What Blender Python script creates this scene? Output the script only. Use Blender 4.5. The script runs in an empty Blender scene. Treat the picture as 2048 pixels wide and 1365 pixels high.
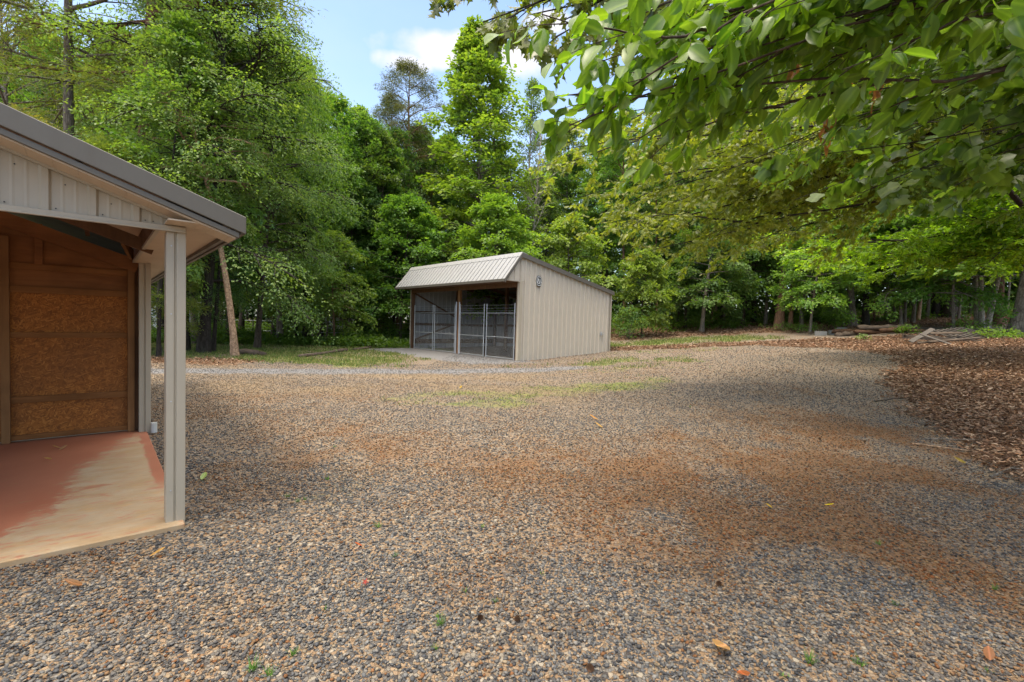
import bpy, math, random
import numpy as np
from mathutils import Matrix, Vector
from math import sin, cos, radians, pi, hypot, sqrt

# ------------------------------------------------------------------ camera, sky, sun, exposure
S = bpy.context.scene
COL = S.collection
HC = 1.6
FOC, PITCH, ROLL = 950.0, radians(2.08), radians(1.65)       # focal length in pixels of a 2048 wide picture
cam_d = bpy.data.cameras.new("camera")
cam_d.sensor_width = 36.0
cam_d.lens = FOC / 2048 * 36.0
cam_d.clip_start = 0.05
cam_d.clip_end = 2000
cam = bpy.data.objects.new("camera", cam_d)
COL.objects.link(cam)
cam.matrix_world = Matrix.Translation((0, 0, HC)) @ Matrix.Rotation(pi / 2 - PITCH, 4, 'X') @ Matrix.Rotation(ROLL, 4, 'Z')
S.camera = cam

SUN_EL, SUN_AZ = radians(66), radians(222)                   # azimuth clockwise from +Y
w = bpy.data.worlds.new("World")
S.world = w
w.use_nodes = True
wt = w.node_tree
wt.nodes.clear()
def wn(kind, **kw):
    n = wt.nodes.new(kind)
    for k, v in kw.items():
        setattr(n, k, v)
    return n
sky = wn('ShaderNodeTexSky', sky_type='NISHITA', sun_disc=False, sun_elevation=SUN_EL, sun_rotation=SUN_AZ, air_density=1.0, dust_density=1.5, ozone_density=1.0)
geo = wn('ShaderNodeTexCoord')
cm = wn('ShaderNodeMapping')
cm.inputs['Scale'].default_value = (1, 1, 2.2)
wt.links.new(geo.outputs['Generated'], cm.inputs['Vector'])
nz = wn('ShaderNodeTexNoise')
nz.inputs['Scale'].default_value = 2.6
nz.inputs['Detail'].default_value = 9
nz.inputs['Roughness'].default_value = .55
wt.links.new(cm.outputs['Vector'], nz.inputs['Vector'])
nz2 = wn('ShaderNodeTexNoise')
nz2.inputs['Scale'].default_value = 14
nz2.inputs['Detail'].default_value = 8
wt.links.new(geo.outputs['Generated'], nz2.inputs['Vector'])
def cloud(direction, rx, rz):
    """a soft cloud round one direction of the sky: 1 inside, 0 outside, its rim broken by noise"""
    d = Vector(direction).normalized()
    right = d.cross(Vector((0, 0, 1))).normalized()
    up = right.cross(d)
    comp = []
    for ax, r in ((right, rx), (up, rz)):
        m = wn('ShaderNodeVectorMath', operation='DOT_PRODUCT')
        wt.links.new(geo.outputs['Generated'], m.inputs[0])
        m.inputs[1].default_value = ax
        q = wn('ShaderNodeMath', operation='MULTIPLY')
        wt.links.new(m.outputs['Value'], q.inputs[0])
        q.inputs[1].default_value = 1 / r
        p = wn('ShaderNodeMath', operation='MULTIPLY')
        wt.links.new(q.outputs[0], p.inputs[0]); wt.links.new(q.outputs[0], p.inputs[1])
        comp.append(p)
    s_ = wn('ShaderNodeMath', operation='ADD')
    wt.links.new(comp[0].outputs[0], s_.inputs[0]); wt.links.new(comp[1].outputs[0], s_.inputs[1])
    a = wn('ShaderNodeMath', operation='MULTIPLY_ADD')
    wt.links.new(nz2.outputs['Fac'], a.inputs[0]); a.inputs[1].default_value = 2.0; wt.links.new(s_.outputs[0], a.inputs[2])
    r = wn('ShaderNodeMapRange', interpolation_type='SMOOTHSTEP')
    r.inputs['From Min'].default_value = 2.1; r.inputs['From Max'].default_value = 1.0
    wt.links.new(a.outputs[0], r.inputs['Value'])
    f = wn('ShaderNodeVectorMath', operation='DOT_PRODUCT')     # only on this side of the sky
    wt.links.new(geo.outputs['Generated'], f.inputs[0]); f.inputs[1].default_value = d
    g = wn('ShaderNodeMath', operation='GREATER_THAN'); g.inputs[1].default_value = 0
    wt.links.new(f.outputs['Value'], g.inputs[0])
    o = wn('ShaderNodeMath', operation='MULTIPLY')
    wt.links.new(r.outputs[0], o.inputs[0]); wt.links.new(g.outputs[0], o.inputs[1])
    return o
clouds = [cloud((-.13, 1, .56), .155, .036), cloud((.0, 1, .545), .08, .034), cloud((.05, 1, .62), .05, .022), cloud((-.24, 1, .535), .06, .024)]
acc = clouds[0]
for c_ in clouds[1:]:
    mx = wn('ShaderNodeMath', operation='MAXIMUM')
    wt.links.new(acc.outputs[0], mx.inputs[0]); wt.links.new(c_.outputs[0], mx.inputs[1])
    acc = mx
rp = wn('ShaderNodeMapRange')                                   # thin high cloud everywhere
rp.inputs['From Min'].default_value = .35; rp.inputs['From Max'].default_value = .8
rp.inputs['To Min'].default_value = .0; rp.inputs['To Max'].default_value = .2
wt.links.new(nz.outputs['Fac'], rp.inputs['Value'])
mx = wn('ShaderNodeMath', operation='MAXIMUM')
wt.links.new(acc.outputs[0], mx.inputs[0]); wt.links.new(rp.outputs[0], mx.inputs[1])
mixc = wn('ShaderNodeMix', data_type='RGBA')
wt.links.new(mx.outputs[0], mixc.inputs['Factor'])
wt.links.new(sky.outputs['Color'], mixc.inputs[6])
mixc.inputs[7].default_value = (2.75, 2.68, 2.8, 1)
# bright cloud sheet added overhead, unseen above the view, for soft fill light
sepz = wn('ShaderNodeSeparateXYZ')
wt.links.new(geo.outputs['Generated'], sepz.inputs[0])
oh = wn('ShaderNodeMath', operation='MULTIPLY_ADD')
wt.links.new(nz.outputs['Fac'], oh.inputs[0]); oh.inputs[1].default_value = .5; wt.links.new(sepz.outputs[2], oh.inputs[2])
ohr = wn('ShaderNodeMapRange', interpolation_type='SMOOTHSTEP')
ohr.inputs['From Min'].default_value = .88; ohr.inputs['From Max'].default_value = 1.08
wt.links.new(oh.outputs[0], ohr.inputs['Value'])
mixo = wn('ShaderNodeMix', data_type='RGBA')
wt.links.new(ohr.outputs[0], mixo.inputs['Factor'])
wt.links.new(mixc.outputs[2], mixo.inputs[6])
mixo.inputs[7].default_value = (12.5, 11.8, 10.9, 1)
bg = wn('ShaderNodeBackground')
bg.inputs['Strength'].default_value = 0.125
out = wn('ShaderNodeOutputWorld')
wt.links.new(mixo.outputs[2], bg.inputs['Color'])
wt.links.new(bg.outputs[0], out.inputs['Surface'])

sun_d = bpy.data.lights.new("sun", 'SUN')
sun_d.energy = 1.25
sun_d.angle = radians(16)
sun_d.color = (1.0, .89, .72)
sun = bpy.data.objects.new("sun", sun_d)
COL.objects.link(sun)
sd = Vector((sin(SUN_AZ) * cos(SUN_EL), cos(SUN_AZ) * cos(SUN_EL), sin(SUN_EL)))
sun.rotation_euler = sd.to_track_quat('Z', 'Y').to_euler()
sun.location = sd * 60
S.view_settings.view_transform = 'Standard'
S.view_settings.look = 'None'
S.view_settings.exposure = 1.72
S.view_settings.gamma = 1.0
S.view_settings.use_curve_mapping = False
S.render.engine = 'CYCLES'
S.cycles.max_bounces = 10
S.cycles.diffuse_bounces = 7
S.cycles.transmission_bounces = 7
S.cycles.glossy_bounces = 2
S.cycles.transparent_max_bounces = 4
S.cycles.sample_clamp_indirect = 6
S.cycles.use_denoising = True

# ------------------------------------------------------------------ small helpers
RNG = np.random.default_rng(7)
UP = np.array([0, 0, 1.0])
def sm(a, b, t):
    t = np.clip((np.asarray(t, float) - a) / (b - a), 0, 1)
    return t * t * (3 - 2 * t)
def _hash(ix, iy, s):
    h = (ix.astype(np.int64) * 374761393 + iy.astype(np.int64) * 668265263 + s * 974634777) & 0x7fffffff
    h = ((h ^ (h >> 13)) * 1274126177) & 0x7fffffff
    return (h ^ (h >> 16)) % 65536 / 65535.0
def vnoise(x, y, s=0):
    x = np.asarray(x, float); y = np.asarray(y, float)
    ix = np.floor(x); iy = np.floor(y)
    fx = x - ix; fy = y - iy
    fx = fx * fx * (3 - 2 * fx); fy = fy * fy * (3 - 2 * fy)
    a = _hash(ix, iy, s); b = _hash(ix + 1, iy, s); c = _hash(ix, iy + 1, s); d = _hash(ix + 1, iy + 1, s)
    return (a * (1 - fx) + b * fx) * (1 - fy) + (c * (1 - fx) + d * fx) * fy
def fbm(x, y, s=0, o=4):
    v = 0; amp = .5; t = 0
    for i in range(o):
        v = v + amp * vnoise(x * 2 ** i + 17.3 * i, y * 2 ** i - 9.1 * i, s + i); t += amp; amp *= .5
    return v / t
def ter(x, y):
    x = np.asarray(x, float); y = np.asarray(y, float)
    z = .07 * np.maximum(0, x - 1) * sm(5, 18, y) + .065 * np.maximum(0, y - 24) * sm(-5, 8, x) * sm(80, 50, y)
    far = sm(25, 34, y) + sm(12, 20, np.abs(x))
    return z + (fbm(x * .35, y * .35, 3) - .5) * .25 * np.clip(far, 0, 1) + (fbm(x * 1.3, y * 1.3, 5) - .5) * .025 * sm(2, 5, np.hypot(x, y))
FWD = np.array([0, cos(PITCH), -sin(PITCH)]); RT = np.array([1.0, 0, 0]); UPC = np.cross(RT, FWD)
R2 = RT * cos(ROLL) + UPC * sin(ROLL); U2 = -RT * sin(ROLL) + UPC * cos(ROLL)
def at(px, py, d):
    """the point d metres ahead that the survey of the photograph gives for pixel px, py"""
    v = R2 * (px - 1024) / FOC - U2 * (py - 682.5) / FOC + FWD
    return np.array([0, 0, HC]) + v / v[1] * d
def base(px, d):
    """the spot on the ground d metres ahead on the bearing of pixel column px"""
    x = (px - 1024 + .0288 * 20) / FOC * d
    return np.array([x, d, float(ter(x, d))])

TH = radians(41.1)
AX = np.array([cos(TH), sin(TH), 0]); BX = np.array([-sin(TH), cos(TH), 0])
def ab(a, b, z=0):
    return AX * a + BX * b + np.array([0, 0, z])

def tag(o, label, cat, group=None, kind=None):
    if label: o["label"] = label
    if cat: o["category"] = cat
    if group: o["group"] = group
    if kind: o["kind"] = kind
    return o
def empty(name, loc, rz=0.0):
    o = bpy.data.objects.new(name, None)
    o.empty_display_size = .2
    COL.objects.link(o)
    o.location = loc
    o.rotation_euler = (0, 0, rz)
    return o
def link(name, me, parent=None, col=None):
    o = bpy.data.objects.new(name, me)
    COL.objects.link(o)
    if parent is not None: o.parent = parent
    if col is not None: o.color = (*col, 1)
    return o
def npmesh(name, V, F, mat=None, smooth=False, attrs=None, ptattrs=None):
    """V (n,3); F a list of (m,k) index arrays"""
    me = bpy.data.meshes.new(name)
    V = np.ascontiguousarray(V, np.float32)
    if not isinstance(F, list): F = [F]
    F = [np.asarray(f, np.int32) for f in F if len(f)]
    me.vertices.add(len(V)); me.vertices.foreach_set('co', V.ravel())
    nl = sum(f.size for f in F); npoly = sum(len(f) for f in F)
    me.loops.add(nl); me.loops.foreach_set('vertex_index', np.concatenate([f.ravel() for f in F]))
    me.polygons.add(npoly)
    tot = np.concatenate([np.full(len(f), f.shape[1], np.int32) for f in F])
    me.polygons.foreach_set('loop_start', np.concatenate([[0], np.cumsum(tot)[:-1]]).astype(np.int32))
    if smooth: me.polygons.foreach_set('use_smooth', np.ones(npoly, bool))
    for k, a in (attrs or {}).items():
        a = np.asarray(a, np.float32)
        at_ = me.attributes.new(k, 'FLOAT' if a.ndim == 1 else 'FLOAT_COLOR', 'FACE')
        at_.data.foreach_set('value' if a.ndim == 1 else 'color', a.ravel())
    for k, a in (ptattrs or {}).items():
        at_ = me.attributes.new(k, 'FLOAT', 'POINT'); at_.data.foreach_set('value', np.asarray(a, np.float32).ravel())
    me.update(calc_edges=True)
    if mat is not None: me.materials.append(mat)
    return me
class MB:
    """collects boxes, prisms and bars; build() links them as one mesh object"""
    def __init__(self): self.v = []; self.f = {}; self.n = 0
    def add(self, V, faces):
        for f in faces: self.f.setdefault(len(f), []).append([i + self.n for i in f])
        self.v.append(np.asarray(V, float)); self.n += len(V)
        return self
    def box(self, x0, x1, y0, y1, z0, z1):
        V = [(x, y, z) for z in (z0, z1) for y in (y0, y1) for x in (x0, x1)]
        return self.add(V, [(0, 2, 3, 1), (4, 5, 7, 6), (0, 1, 5, 4), (2, 6, 7, 3), (0, 4, 6, 2), (1, 3, 7, 5)])
    def bar(self, p, q, wd, ht, up=(0, 0, 1)):
        p = np.array(p, float); q = np.array(q, float); d = q - p; d /= np.linalg.norm(d)
        up = np.array(up, float)
        if abs(d @ up) > .98: up = np.array([1.0, 0, 0])
        s = np.cross(d, up); s /= np.linalg.norm(s); u = np.cross(s, d)
        V = [e + s * a * wd / 2 + u * b * ht / 2 for e in (p, q) for a, b in ((-1, -1), (1, -1), (1, 1), (-1, 1))]
        return self.add(V, [(0, 3, 2, 1), (4, 5, 6, 7), (0, 1, 5, 4), (1, 2, 6, 5), (2, 3, 7, 6), (3, 0, 4, 7)])
    def tube(self, pts, r, n=8, cap=True):
        V, F = tube_arr(np.array(pts, float), np.full(len(pts), r) if np.isscalar(r) else np.array(r), n)
        fs = [tuple(f) for f in F]
        if cap:
            fs.append(tuple(range(n))[::-1]); fs.append(tuple(range(len(V) - n, len(V))))
        return self.add(V, fs)
    def prism(self, poly, axis, a, b):
        """polygon of 2-D points swept along axis 'x','y','z' from a to b"""
        poly = list(poly); n = len(poly)
        def P(u, v, t): return {'x': (t, u, v), 'y': (u, t, v), 'z': (u, v, t)}[axis]
        V = [P(u, v, a) for u, v in poly] + [P(u, v, b) for u, v in poly]
        return self.add(V, [tuple(range(n))[::-1], tuple(range(n, 2 * n))] + [(i, (i + 1) % n, n + (i + 1) % n, n + i) for i in range(n)])
    def build(self, name, mat, parent=None, bevel=0.0, smooth=False):
        me = bpy.data.meshes.new(name)
        F = [f for k in self.f for f in self.f[k]]
        me.from_pydata([tuple(v) for v in np.concatenate(self.v)], [], F)
        me.validate()
        import bmesh
        bm = bmesh.new(); bm.from_mesh(me)
        bmesh.ops.recalc_face_normals(bm, faces=bm.faces)
        if bevel: bmesh.ops.bevel(bm, geom=list(bm.edges), offset=bevel, segments=1, affect='EDGES', clamp_overlap=True)
        bm.to_mesh(me); bm.free()
        if smooth: me.polygons.foreach_set('use_smooth', np.ones(len(me.polygons), bool))
        me.materials.append(mat)
        return link(name, me, parent)
def tube_arr(P, r, n=6):
    P = np.asarray(P, float); m = len(P)
    T = np.gradient(P, axis=0); T /= np.linalg.norm(T, axis=1)[:, None] + 1e-9
    ref = np.array([0, 0, 1.0]) if abs(T[0, 2]) < .8 else np.array([1.0, 0, 0])
    s = np.cross(T, ref); s /= np.linalg.norm(s, axis=1)[:, None] + 1e-9
    u = np.cross(s, T)
    a = np.arange(n) / n * 2 * pi
    V = P[:, None, :] + r[:, None, None] * (np.cos(a)[None, :, None] * s[:, None, :] + np.sin(a)[None, :, None] * u[:, None, :])
    V = V.reshape(-1, 3)
    i = np.arange(m - 1)[:, None] * n; j = np.arange(n)[None, :]; j2 = (j + 1) % n
    F = np.stack([i + j, i + j2, i + n + j2, i + n + j], -1).reshape(-1, 4)
    return V, F
class Tubes:
    def __init__(self): self.V = []; self.F = []; self.n = 0
    def add(self, P, r, n=5):
        V, F = tube_arr(P, r, n); self.V.append(V); self.F.append(F + self.n); self.n += len(V)
    def arr(self): return np.concatenate(self.V), np.concatenate(self.F)

# ------------------------------------------------------------------ materials
class NT:
    def __init__(self, name, **kw):
        self.m = bpy.data.materials.new(name); self.m.use_nodes = True
        self.t = self.m.node_tree; self.t.nodes.clear()
        self.out = self.n('ShaderNodeOutputMaterial')
    def n(self, kind, ins=None, **kw):
        nd = self.t.nodes.new(kind)
        for k, v in kw.items(): setattr(nd, k, v)
        for k, v in (ins or {}).items(): self.set(nd.inputs[k], v)
        return nd
    def set(self, sock, v):
        if isinstance(v, bpy.types.NodeSocket): self.t.links.new(v, sock)
        elif isinstance(v, bpy.types.Node): self.t.links.new(v.outputs[0], sock)
        else:
            if isinstance(v, (tuple, list)) and len(v) == 3 and sock.type == 'RGBA': v = (*v, 1)
            sock.default_value = v
    def math(self, op, a, b=0.0, c=None, clamp=False):
        nd = self.n('ShaderNodeMath', {0: a, 1: b}, operation=op, use_clamp=clamp)
        if c is not None: self.set(nd.inputs[2], c)
        return nd.outputs[0]
    def mix(self, f, a, b, blend='MIX'):
        nd = self.n('ShaderNodeMix', {0: f, 6: a, 7: b}, data_type='RGBA', blend_type=blend)
        return nd.outputs[2]
    def obj(self): return self.n('ShaderNodeTexCoord').outputs['Object']
    def noise(self, scale, detail=4, rough=.55, vec=None, dist=0.0, sc=None):
        vec = vec if vec is not None else self.obj()
        if sc is not None: vec = self.n('ShaderNodeMapping', {'Vector': vec, 'Scale': sc}).outputs[0]
        return self.n('ShaderNodeTexNoise', {'Vector': vec, 'Scale': scale, 'Detail': detail, 'Roughness': rough, 'Distortion': dist}).outputs['Fac']
    def rng(self, v, a, b, c=0.0, d=1.0): return self.n('ShaderNodeMapRange', {0: v, 1: a, 2: b, 3: c, 4: d}).outputs[0]
    def ramp(self, f, stops, interp='LINEAR'):
        nd = self.n('ShaderNodeValToRGB', {0: f}); cr = nd.color_ramp; cr.interpolation = interp
        while len(cr.elements) < len(stops): cr.elements.new(.5)
        for e, (p, c) in zip(cr.elements, stops): e.position = p; e.color = (*c, 1)
        return nd.outputs[0]
    def attr(self, name, out='Fac'): return self.n('ShaderNodeAttribute', attribute_name=name).outputs[out]
    def bump(self, h, s=.3, d=.01): return self.n('ShaderNodeBump', {'Height': h, 'Strength': s, 'Distance': d}).outputs[0]
    def pbsdf(self, col, rough=.7, spec=.3, metal=0.0, normal=None):
        p = self.n('ShaderNodeBsdfPrincipled', {'Base Color': col, 'Roughness': rough, 'Specular IOR Level': spec, 'Metallic': metal})
        if normal is not None: self.set(p.inputs['Normal'], normal)
        return p.outputs[0]
    def done(self, sh):
        self.t.links.new(sh, self.out.inputs['Surface']); return self.m
def m_painted(name, col, rough=.45, dirt=.25, spec=.4):
    t = NT(name)
    n1 = t.noise(1.7, 6, .65); n2 = t.noise(14, 4, .6, sc=(1, 1, .15))
    c = t.mix(t.rng(n1, .35, .75, 0, dirt), col, tuple(x * .72 for x in col))
    c = t.mix(t.rng(n2, .55, .8, 0, dirt * .8), c, (col[0] * .62, col[1] * .55, col[2] * .45))
    return t.done(t.pbsdf(c, t.rng(n1, .3, .8, rough - .08, rough + .12), spec, normal=t.bump(t.noise(3, 2), .12, .02)))
def m_wood(name, a, b, axis=(1, 1, .08), rough=.8, scale=9):
    t = NT(name)
    g = t.noise(scale, 8, .65, sc=axis, dist=.6); k = t.noise(2.2, 4)
    c = t.mix(t.rng(g, .3, .72), a, b)
    c = t.mix(t.rng(k, .45, .75, 0, .55), c, tuple(x * .5 for x in a))
    return t.done(t.pbsdf(c, rough, .2, normal=t.bump(g, .5, .006)))
def m_bark(name, rough_sc=(5, 5, 1.2)):
    t = NT(name)
    oc = t.n('ShaderNodeObjectInfo').outputs['Color']
    g = t.noise(3.0, 9, .7, sc=rough_sc, dist=.8); k = t.noise(.8, 5)
    v = t.n('ShaderNodeTexVoronoi', {'Vector': t.n('ShaderNodeMapping', {'Vector': t.obj(), 'Scale': rough_sc}).outputs[0], 'Scale': 2.4}, feature='DISTANCE_TO_EDGE').outputs[0]
    c = t.mix(t.rng(g, .3, .7), t.mix(1, oc, (.45, .42, .4), 'MULTIPLY'), t.mix(1, oc, (1.35, 1.3, 1.25), 'MULTIPLY'))
    c = t.mix(t.rng(v, .0, .16, .6, 0), c, t.mix(1, oc, (.28, .25, .22), 'MULTIPLY'))
    c = t.mix(t.rng(k, .52, .75, 0, .5), c, (.10, .115, .075))
    return t.done(t.pbsdf(c, .9, .15, normal=t.bump(t.math('ADD', g, v), .9, .03)))
def m_leaf(name, trans=.42, gloss=.35, rib=False):
    t = NT(name)
    oc = t.n('ShaderNodeObjectInfo').outputs['Color']
    ti = t.attr('tint')
    lo = t.mix(1, oc, (.55, .68, .62), 'MULTIPLY'); hi = t.mix(1, oc, (1.5, 1.25, 1.0), 'MULTIPLY')
    c = t.mix(ti, lo, hi)
    if rib:
        r = t.attr('rib')
        c = t.mix(t.rng(r, .0, .14, .55, 0), c, t.mix(1, oc, (2.2, 1.8, 1.9), 'MULTIPLY'))
        c = t.mix(t.rng(t.noise(60, 3), .45, .8, 0, .35), c, t.mix(1, c, (.7, .75, .6), 'MULTIPLY'))
    d = t.pbsdf(c, .36 if rib else .48, gloss)
    tc = t.mix(1, c, (1.9, 2.0, .6), 'MULTIPLY')
    tr = t.n('ShaderNodeBsdfTranslucent', {'Color': tc}).outputs[0]
    return t.done(t.n('ShaderNodeMixShader', {0: trans, 1: d, 2: tr}).outputs[0])
BARK = m_bark('bark'); BARKS = m_bark('smooth_bark', (4, 4, 2.5))
LEAF = m_leaf('foliage'); LEAFM = m_leaf('bough_foliage', .55, .3); LEAFN = m_leaf('broad_leaf', .5, .6, True)
BEIGE = m_painted('beige_metal', (.36, .31, .235)); BEIGE_S = m_painted('beige_siding', (.46, .405, .325), .5)
TAUPE = m_painted('taupe_trim', (.10, .089, .072), .5); ROOFM = m_painted('clay_roof_metal', (.295, .288, .276), .42, .3)
SOFF = m_painted('soffit_cream', (.50, .40, .29), .6)
GALV = NT('galvanised'); GALV = GALV.done(GALV.pbsdf(GALV.mix(GALV.noise(30, 3), (.30, .31, .32), (.5, .51, .52)), .45, .5, .6))
INNER = m_painted('inner_sheet_metal', (.30, .305, .31), .45, .3)
WOOD = m_wood('rough_lumber', (.15, .07, .026), (.25, .125, .05)); WOODH = m_wood('rough_board', (.15, .06, .018), (.265, .115, .038), (.08, 1, 1))
WOODD = m_wood('dark_lumber', (.085, .045, .025), (.16, .085, .045)); GREYW = m_wood('weathered_board', (.06, .05, .042), (.135, .115, .097), (.1, 1, 1)); ROTW = m_wood('rotten_wood', (.05, .037, .028), (.16, .115, .08), (.15, 1, 1))
CONC = m_painted('concrete', (.23, .22, .20), .9, .5)
BLACK = m_painted('black_paint', (.018, .018, .018), .5); PALEP = m_painted('pale_grey_paint', (.5, .5, .48), .5); WHITE = m_painted('white_paint', (.75, .75, .73), .5)
def m_osb():
    t = NT('strand_board')
    vec = t.obj()
    fl = []
    for an, off in ((.35, 0), (-.5, 3.1), (1.25, 7.7), (-1.2, 11.0)):
        r_ = t.n('ShaderNodeMapping', {'Vector': vec, 'Rotation': (0, an, 0), 'Location': (off, 0, off)}).outputs[0]
        q_ = t.n('ShaderNodeMapping', {'Vector': r_, 'Scale': (17, 17, 85)}).outputs[0]
        fl.append(t.n('ShaderNodeSeparateColor', {0: t.n('ShaderNodeTexVoronoi', {'Vector': q_, 'Scale': 1.0}).outputs['Color']}))
    pick = t.n('ShaderNodeSeparateColor', {0: t.n('ShaderNodeTexVoronoi', {'Vector': vec, 'Scale': 38.0}).outputs['Color']}).outputs[0]
    ab_ = t.mix(t.math('GREATER_THAN', fl[0].outputs[1], .5), fl[0].outputs[0], fl[1].outputs[0]); cd_ = t.mix(t.math('GREATER_THAN', fl[2].outputs[1], .5), fl[2].outputs[0], fl[3].outputs[0])
    f = t.n('ShaderNodeSeparateColor', {0: t.mix(t.math('GREATER_THAN', pick, .55), ab_, cd_)}).outputs[0]
    c = t.ramp(f, [(0.0, (.15, .048, .010)), (.45, (.25, .085, .015)), (.8, (.31, .112, .020)), (1.0, (.39, .155, .032))])
    c = t.mix(t.rng(t.noise(1.3, 4), .4, .75, 0, .6), c, (.12, .05, .018))
    return t.done(t.pbsdf(c, .7, .25, normal=t.bump(f, .35, .003)))
OSB = m_osb()
DARKPLY = m_wood('stained_plywood', (.13, .05, .018), (.29, .122, .042), (.12, 1, 1), .75, 5)
def m_slab():
    t = NT('worn_red_concrete')
    p = t.n('ShaderNodeSeparateXYZ', {0: t.obj()}); u, v = p.outputs[0], p.outputs[1]      # local, origin at the post
    n1 = t.noise(4.5, 7, .7, sc=(.7, 1.6, 1)); n2 = t.noise(26, 5, .7, sc=(.35, 1, 1)); n3 = t.noise(1.4, 4)
    cv = t.n('ShaderNodeFloatCurve', {'Value': t.rng(v, -.2, 3.8, 0, 1)})
    pts = [(0, .0), (.12, .13), (.18, .22), (.28, .33), (.5, .37), (.72, .56), (.9, .72), (1, .85)]   # u + 1.25 over 1.6
    c_ = cv.mapping.curves[0]
    while len(c_.points) < len(pts): c_.points.new(.5, .5)
    for q, (a, b) in zip(c_.points, pts): q.location = (a, b)
    cv.mapping.update()
    ub = t.math('MULTIPLY_ADD', cv.outputs[0], 1.6, -1.22)
    e = t.math('SUBTRACT', u, ub)
    nn = t.math('MULTIPLY_ADD', n1, .55, t.math('MULTIPLY_ADD', n2, .55, -.55))
    worn = t.rng(t.math('ADD', t.math('ADD', e, nn), t.math('MULTIPLY_ADD', t.noise(70, 5, .75, sc=(.3, 1, 1)), .6, -.3)), -.02, .06)
    strip = t.rng(t.math('ADD', u, t.math('MULTIPLY', nn, .25)), -.055, -.035)
    keep = t.math('MULTIPLY', strip, t.rng(v, .75, 1.15))
    worn = t.math('MULTIPLY', worn, t.math('SUBTRACT', 1, keep))
    fleck = t.math('MAXIMUM', t.rng(t.noise(16, 7, .75, sc=(.35, 1.2, 1)), .56, .62), t.rng(t.noise(4.2, 6, .7, sc=(.4, 1.3, 1)), .58, .64))
    worn = t.math('MULTIPLY', worn, t.math('MULTIPLY_ADD', fleck, -.75, 1))
    spots = t.rng(t.noise(9, 8, .75, sc=(.4, 1.3, 1)), .6, .66)
    worn = t.math('MAXIMUM', worn, t.math('MULTIPLY', spots, .7))
    red = t.mix(t.rng(n3, .3, .7), (.31, .108, .058), (.38, .15, .083))
    con = t.mix(t.rng(n1, .35, .65), (.33, .22, .115), (.38, .29, .185))
    con = t.mix(t.rng(n2, .5, .75, 0, .5), con, (.50, .27, .09))
    c = t.mix(worn, red, con)
    c = t.mix(t.rng(t.noise(120, 3), .55, .8, 0, .35), c, (.2, .12, .08))
    return t.done(t.pbsdf(c, t.mix(worn, (.5, .5, .5), (.85, .85, .85)), .3, normal=t.bump(n2, .2, .004)))
SLAB = m_slab()
def m_ground():
    t = NT('yard_ground')
    vec = t.obj()
    G, Li, D, Ta = t.attr('grass'), t.attr('litter'), t.attr('dirt'), t.attr('pale')
    nb = t.noise(.9, 6, .6, vec); nm = t.noise(5, 6, .7, vec); nf = t.noise(30, 7, .8, vec); nl = t.noise(2.4, 5, .6, vec)
    wv = t.n('ShaderNodeTexVoronoi', {'Vector': vec, 'Scale': 44.0}); wc = t.n('ShaderNodeSeparateColor', {0: wv.outputs['Color']})
    ed = t.n('ShaderNodeTexVoronoi', {'Vector': vec, 'Scale': 44.0}, feature='DISTANCE_TO_EDGE').outputs[0]
    st = t.ramp(wc.outputs[0], [(0, (.045, .044, .044)), (.3, (.09, .088, .084)), (.6, (.16, .148, .13)), (.85, (.24, .21, .165)), (1, (.34, .295, .23))])
    st = t.mix(t.math('MULTIPLY', t.rng(wc.outputs[1], .5, .6), .6), st, (.33, .21, .11))
    st = t.mix(t.rng(ed, .0, .06, .75, 0), st, (.07, .05, .035))
    fines = t.mix(t.rng(nf, .35, .65), (.075, .036, .015), (.25, .12, .046))
    dd = t.math('ADD', D, t.math('MULTIPLY_ADD', nl, 1.1, -.55))
    dd = t.math('ADD', dd, t.math('MULTIPLY_ADD', nf, .5, -.25))
    gr = t.mix(t.rng(dd, .2, 1.15, .06, .7), st, fines)
    pale = t.mix(t.rng(nf, .3, .7), (.16, .108, .058), (.31, .225, .135))
    pp = t.math('ADD', Ta, t.math('MULTIPLY_ADD', nm, .9, -.45))
    gr = t.mix(t.rng(pp, .3, .9, 0, .8), gr, pale)
    gy_ = t.attr('grey'); gyc = t.mix(t.rng(nf, .3, .7), (.09, .09, .093), (.27, .267, .265))
    gr = t.mix(t.rng(t.math('ADD', gy_, t.math('MULTIPLY_ADD', nm, .7, -.35)), .3, .8, 0, .85), gr, gyc)
    gv = t.mix(t.rng(nf, .3, .7), (.065, .10, .02), (.19, .215, .05))
    gv = t.mix(t.rng(nl, .42, .7, 0, .75), gv, (.30, .24, .10))
    gg = t.math('ADD', G, t.math('MULTIPLY_ADD', nf, .9, t.math('MULTIPLY_ADD', nm, .8, -.85)))
    c = t.mix(t.rng(gg, .35, .7), gr, gv)
    lv = t.n('ShaderNodeTexVoronoi', {'Vector': t.n('ShaderNodeMapping', {'Vector': vec, 'Scale': (1, 1.5, 1)}).outputs[0], 'Scale': 13.0, 'Randomness': 1.0})
    lc = t.n('ShaderNodeSeparateColor', {0: lv.outputs['Color']})
    lcol = t.ramp(lc.outputs[0], [(0, (.08, .048, .03)), (.35, (.18, .11, .064)), (.7, (.28, .185, .112)), (1, (.38, .27, .185))])
    lcol = t.mix(t.rng(lv.outputs['Distance'], .3, .8, 0, .6), lcol, (.05, .03, .018))
    ll = t.math('ADD', Li, t.math('MULTIPLY_ADD', nm, .7, t.math('MULTIPLY_ADD', nf, .5, -.6)))
    c = t.mix(t.rng(ll, .38, .62), c, lcol)
    h = t.math('ADD', t.math('MULTIPLY', t.math('MINIMUM', ed, .12), 4.0), nf)
    return t.done(t.pbsdf(c, .9, .15, normal=t.bump(h, .8, .012)))
GROUND = m_ground()
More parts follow.
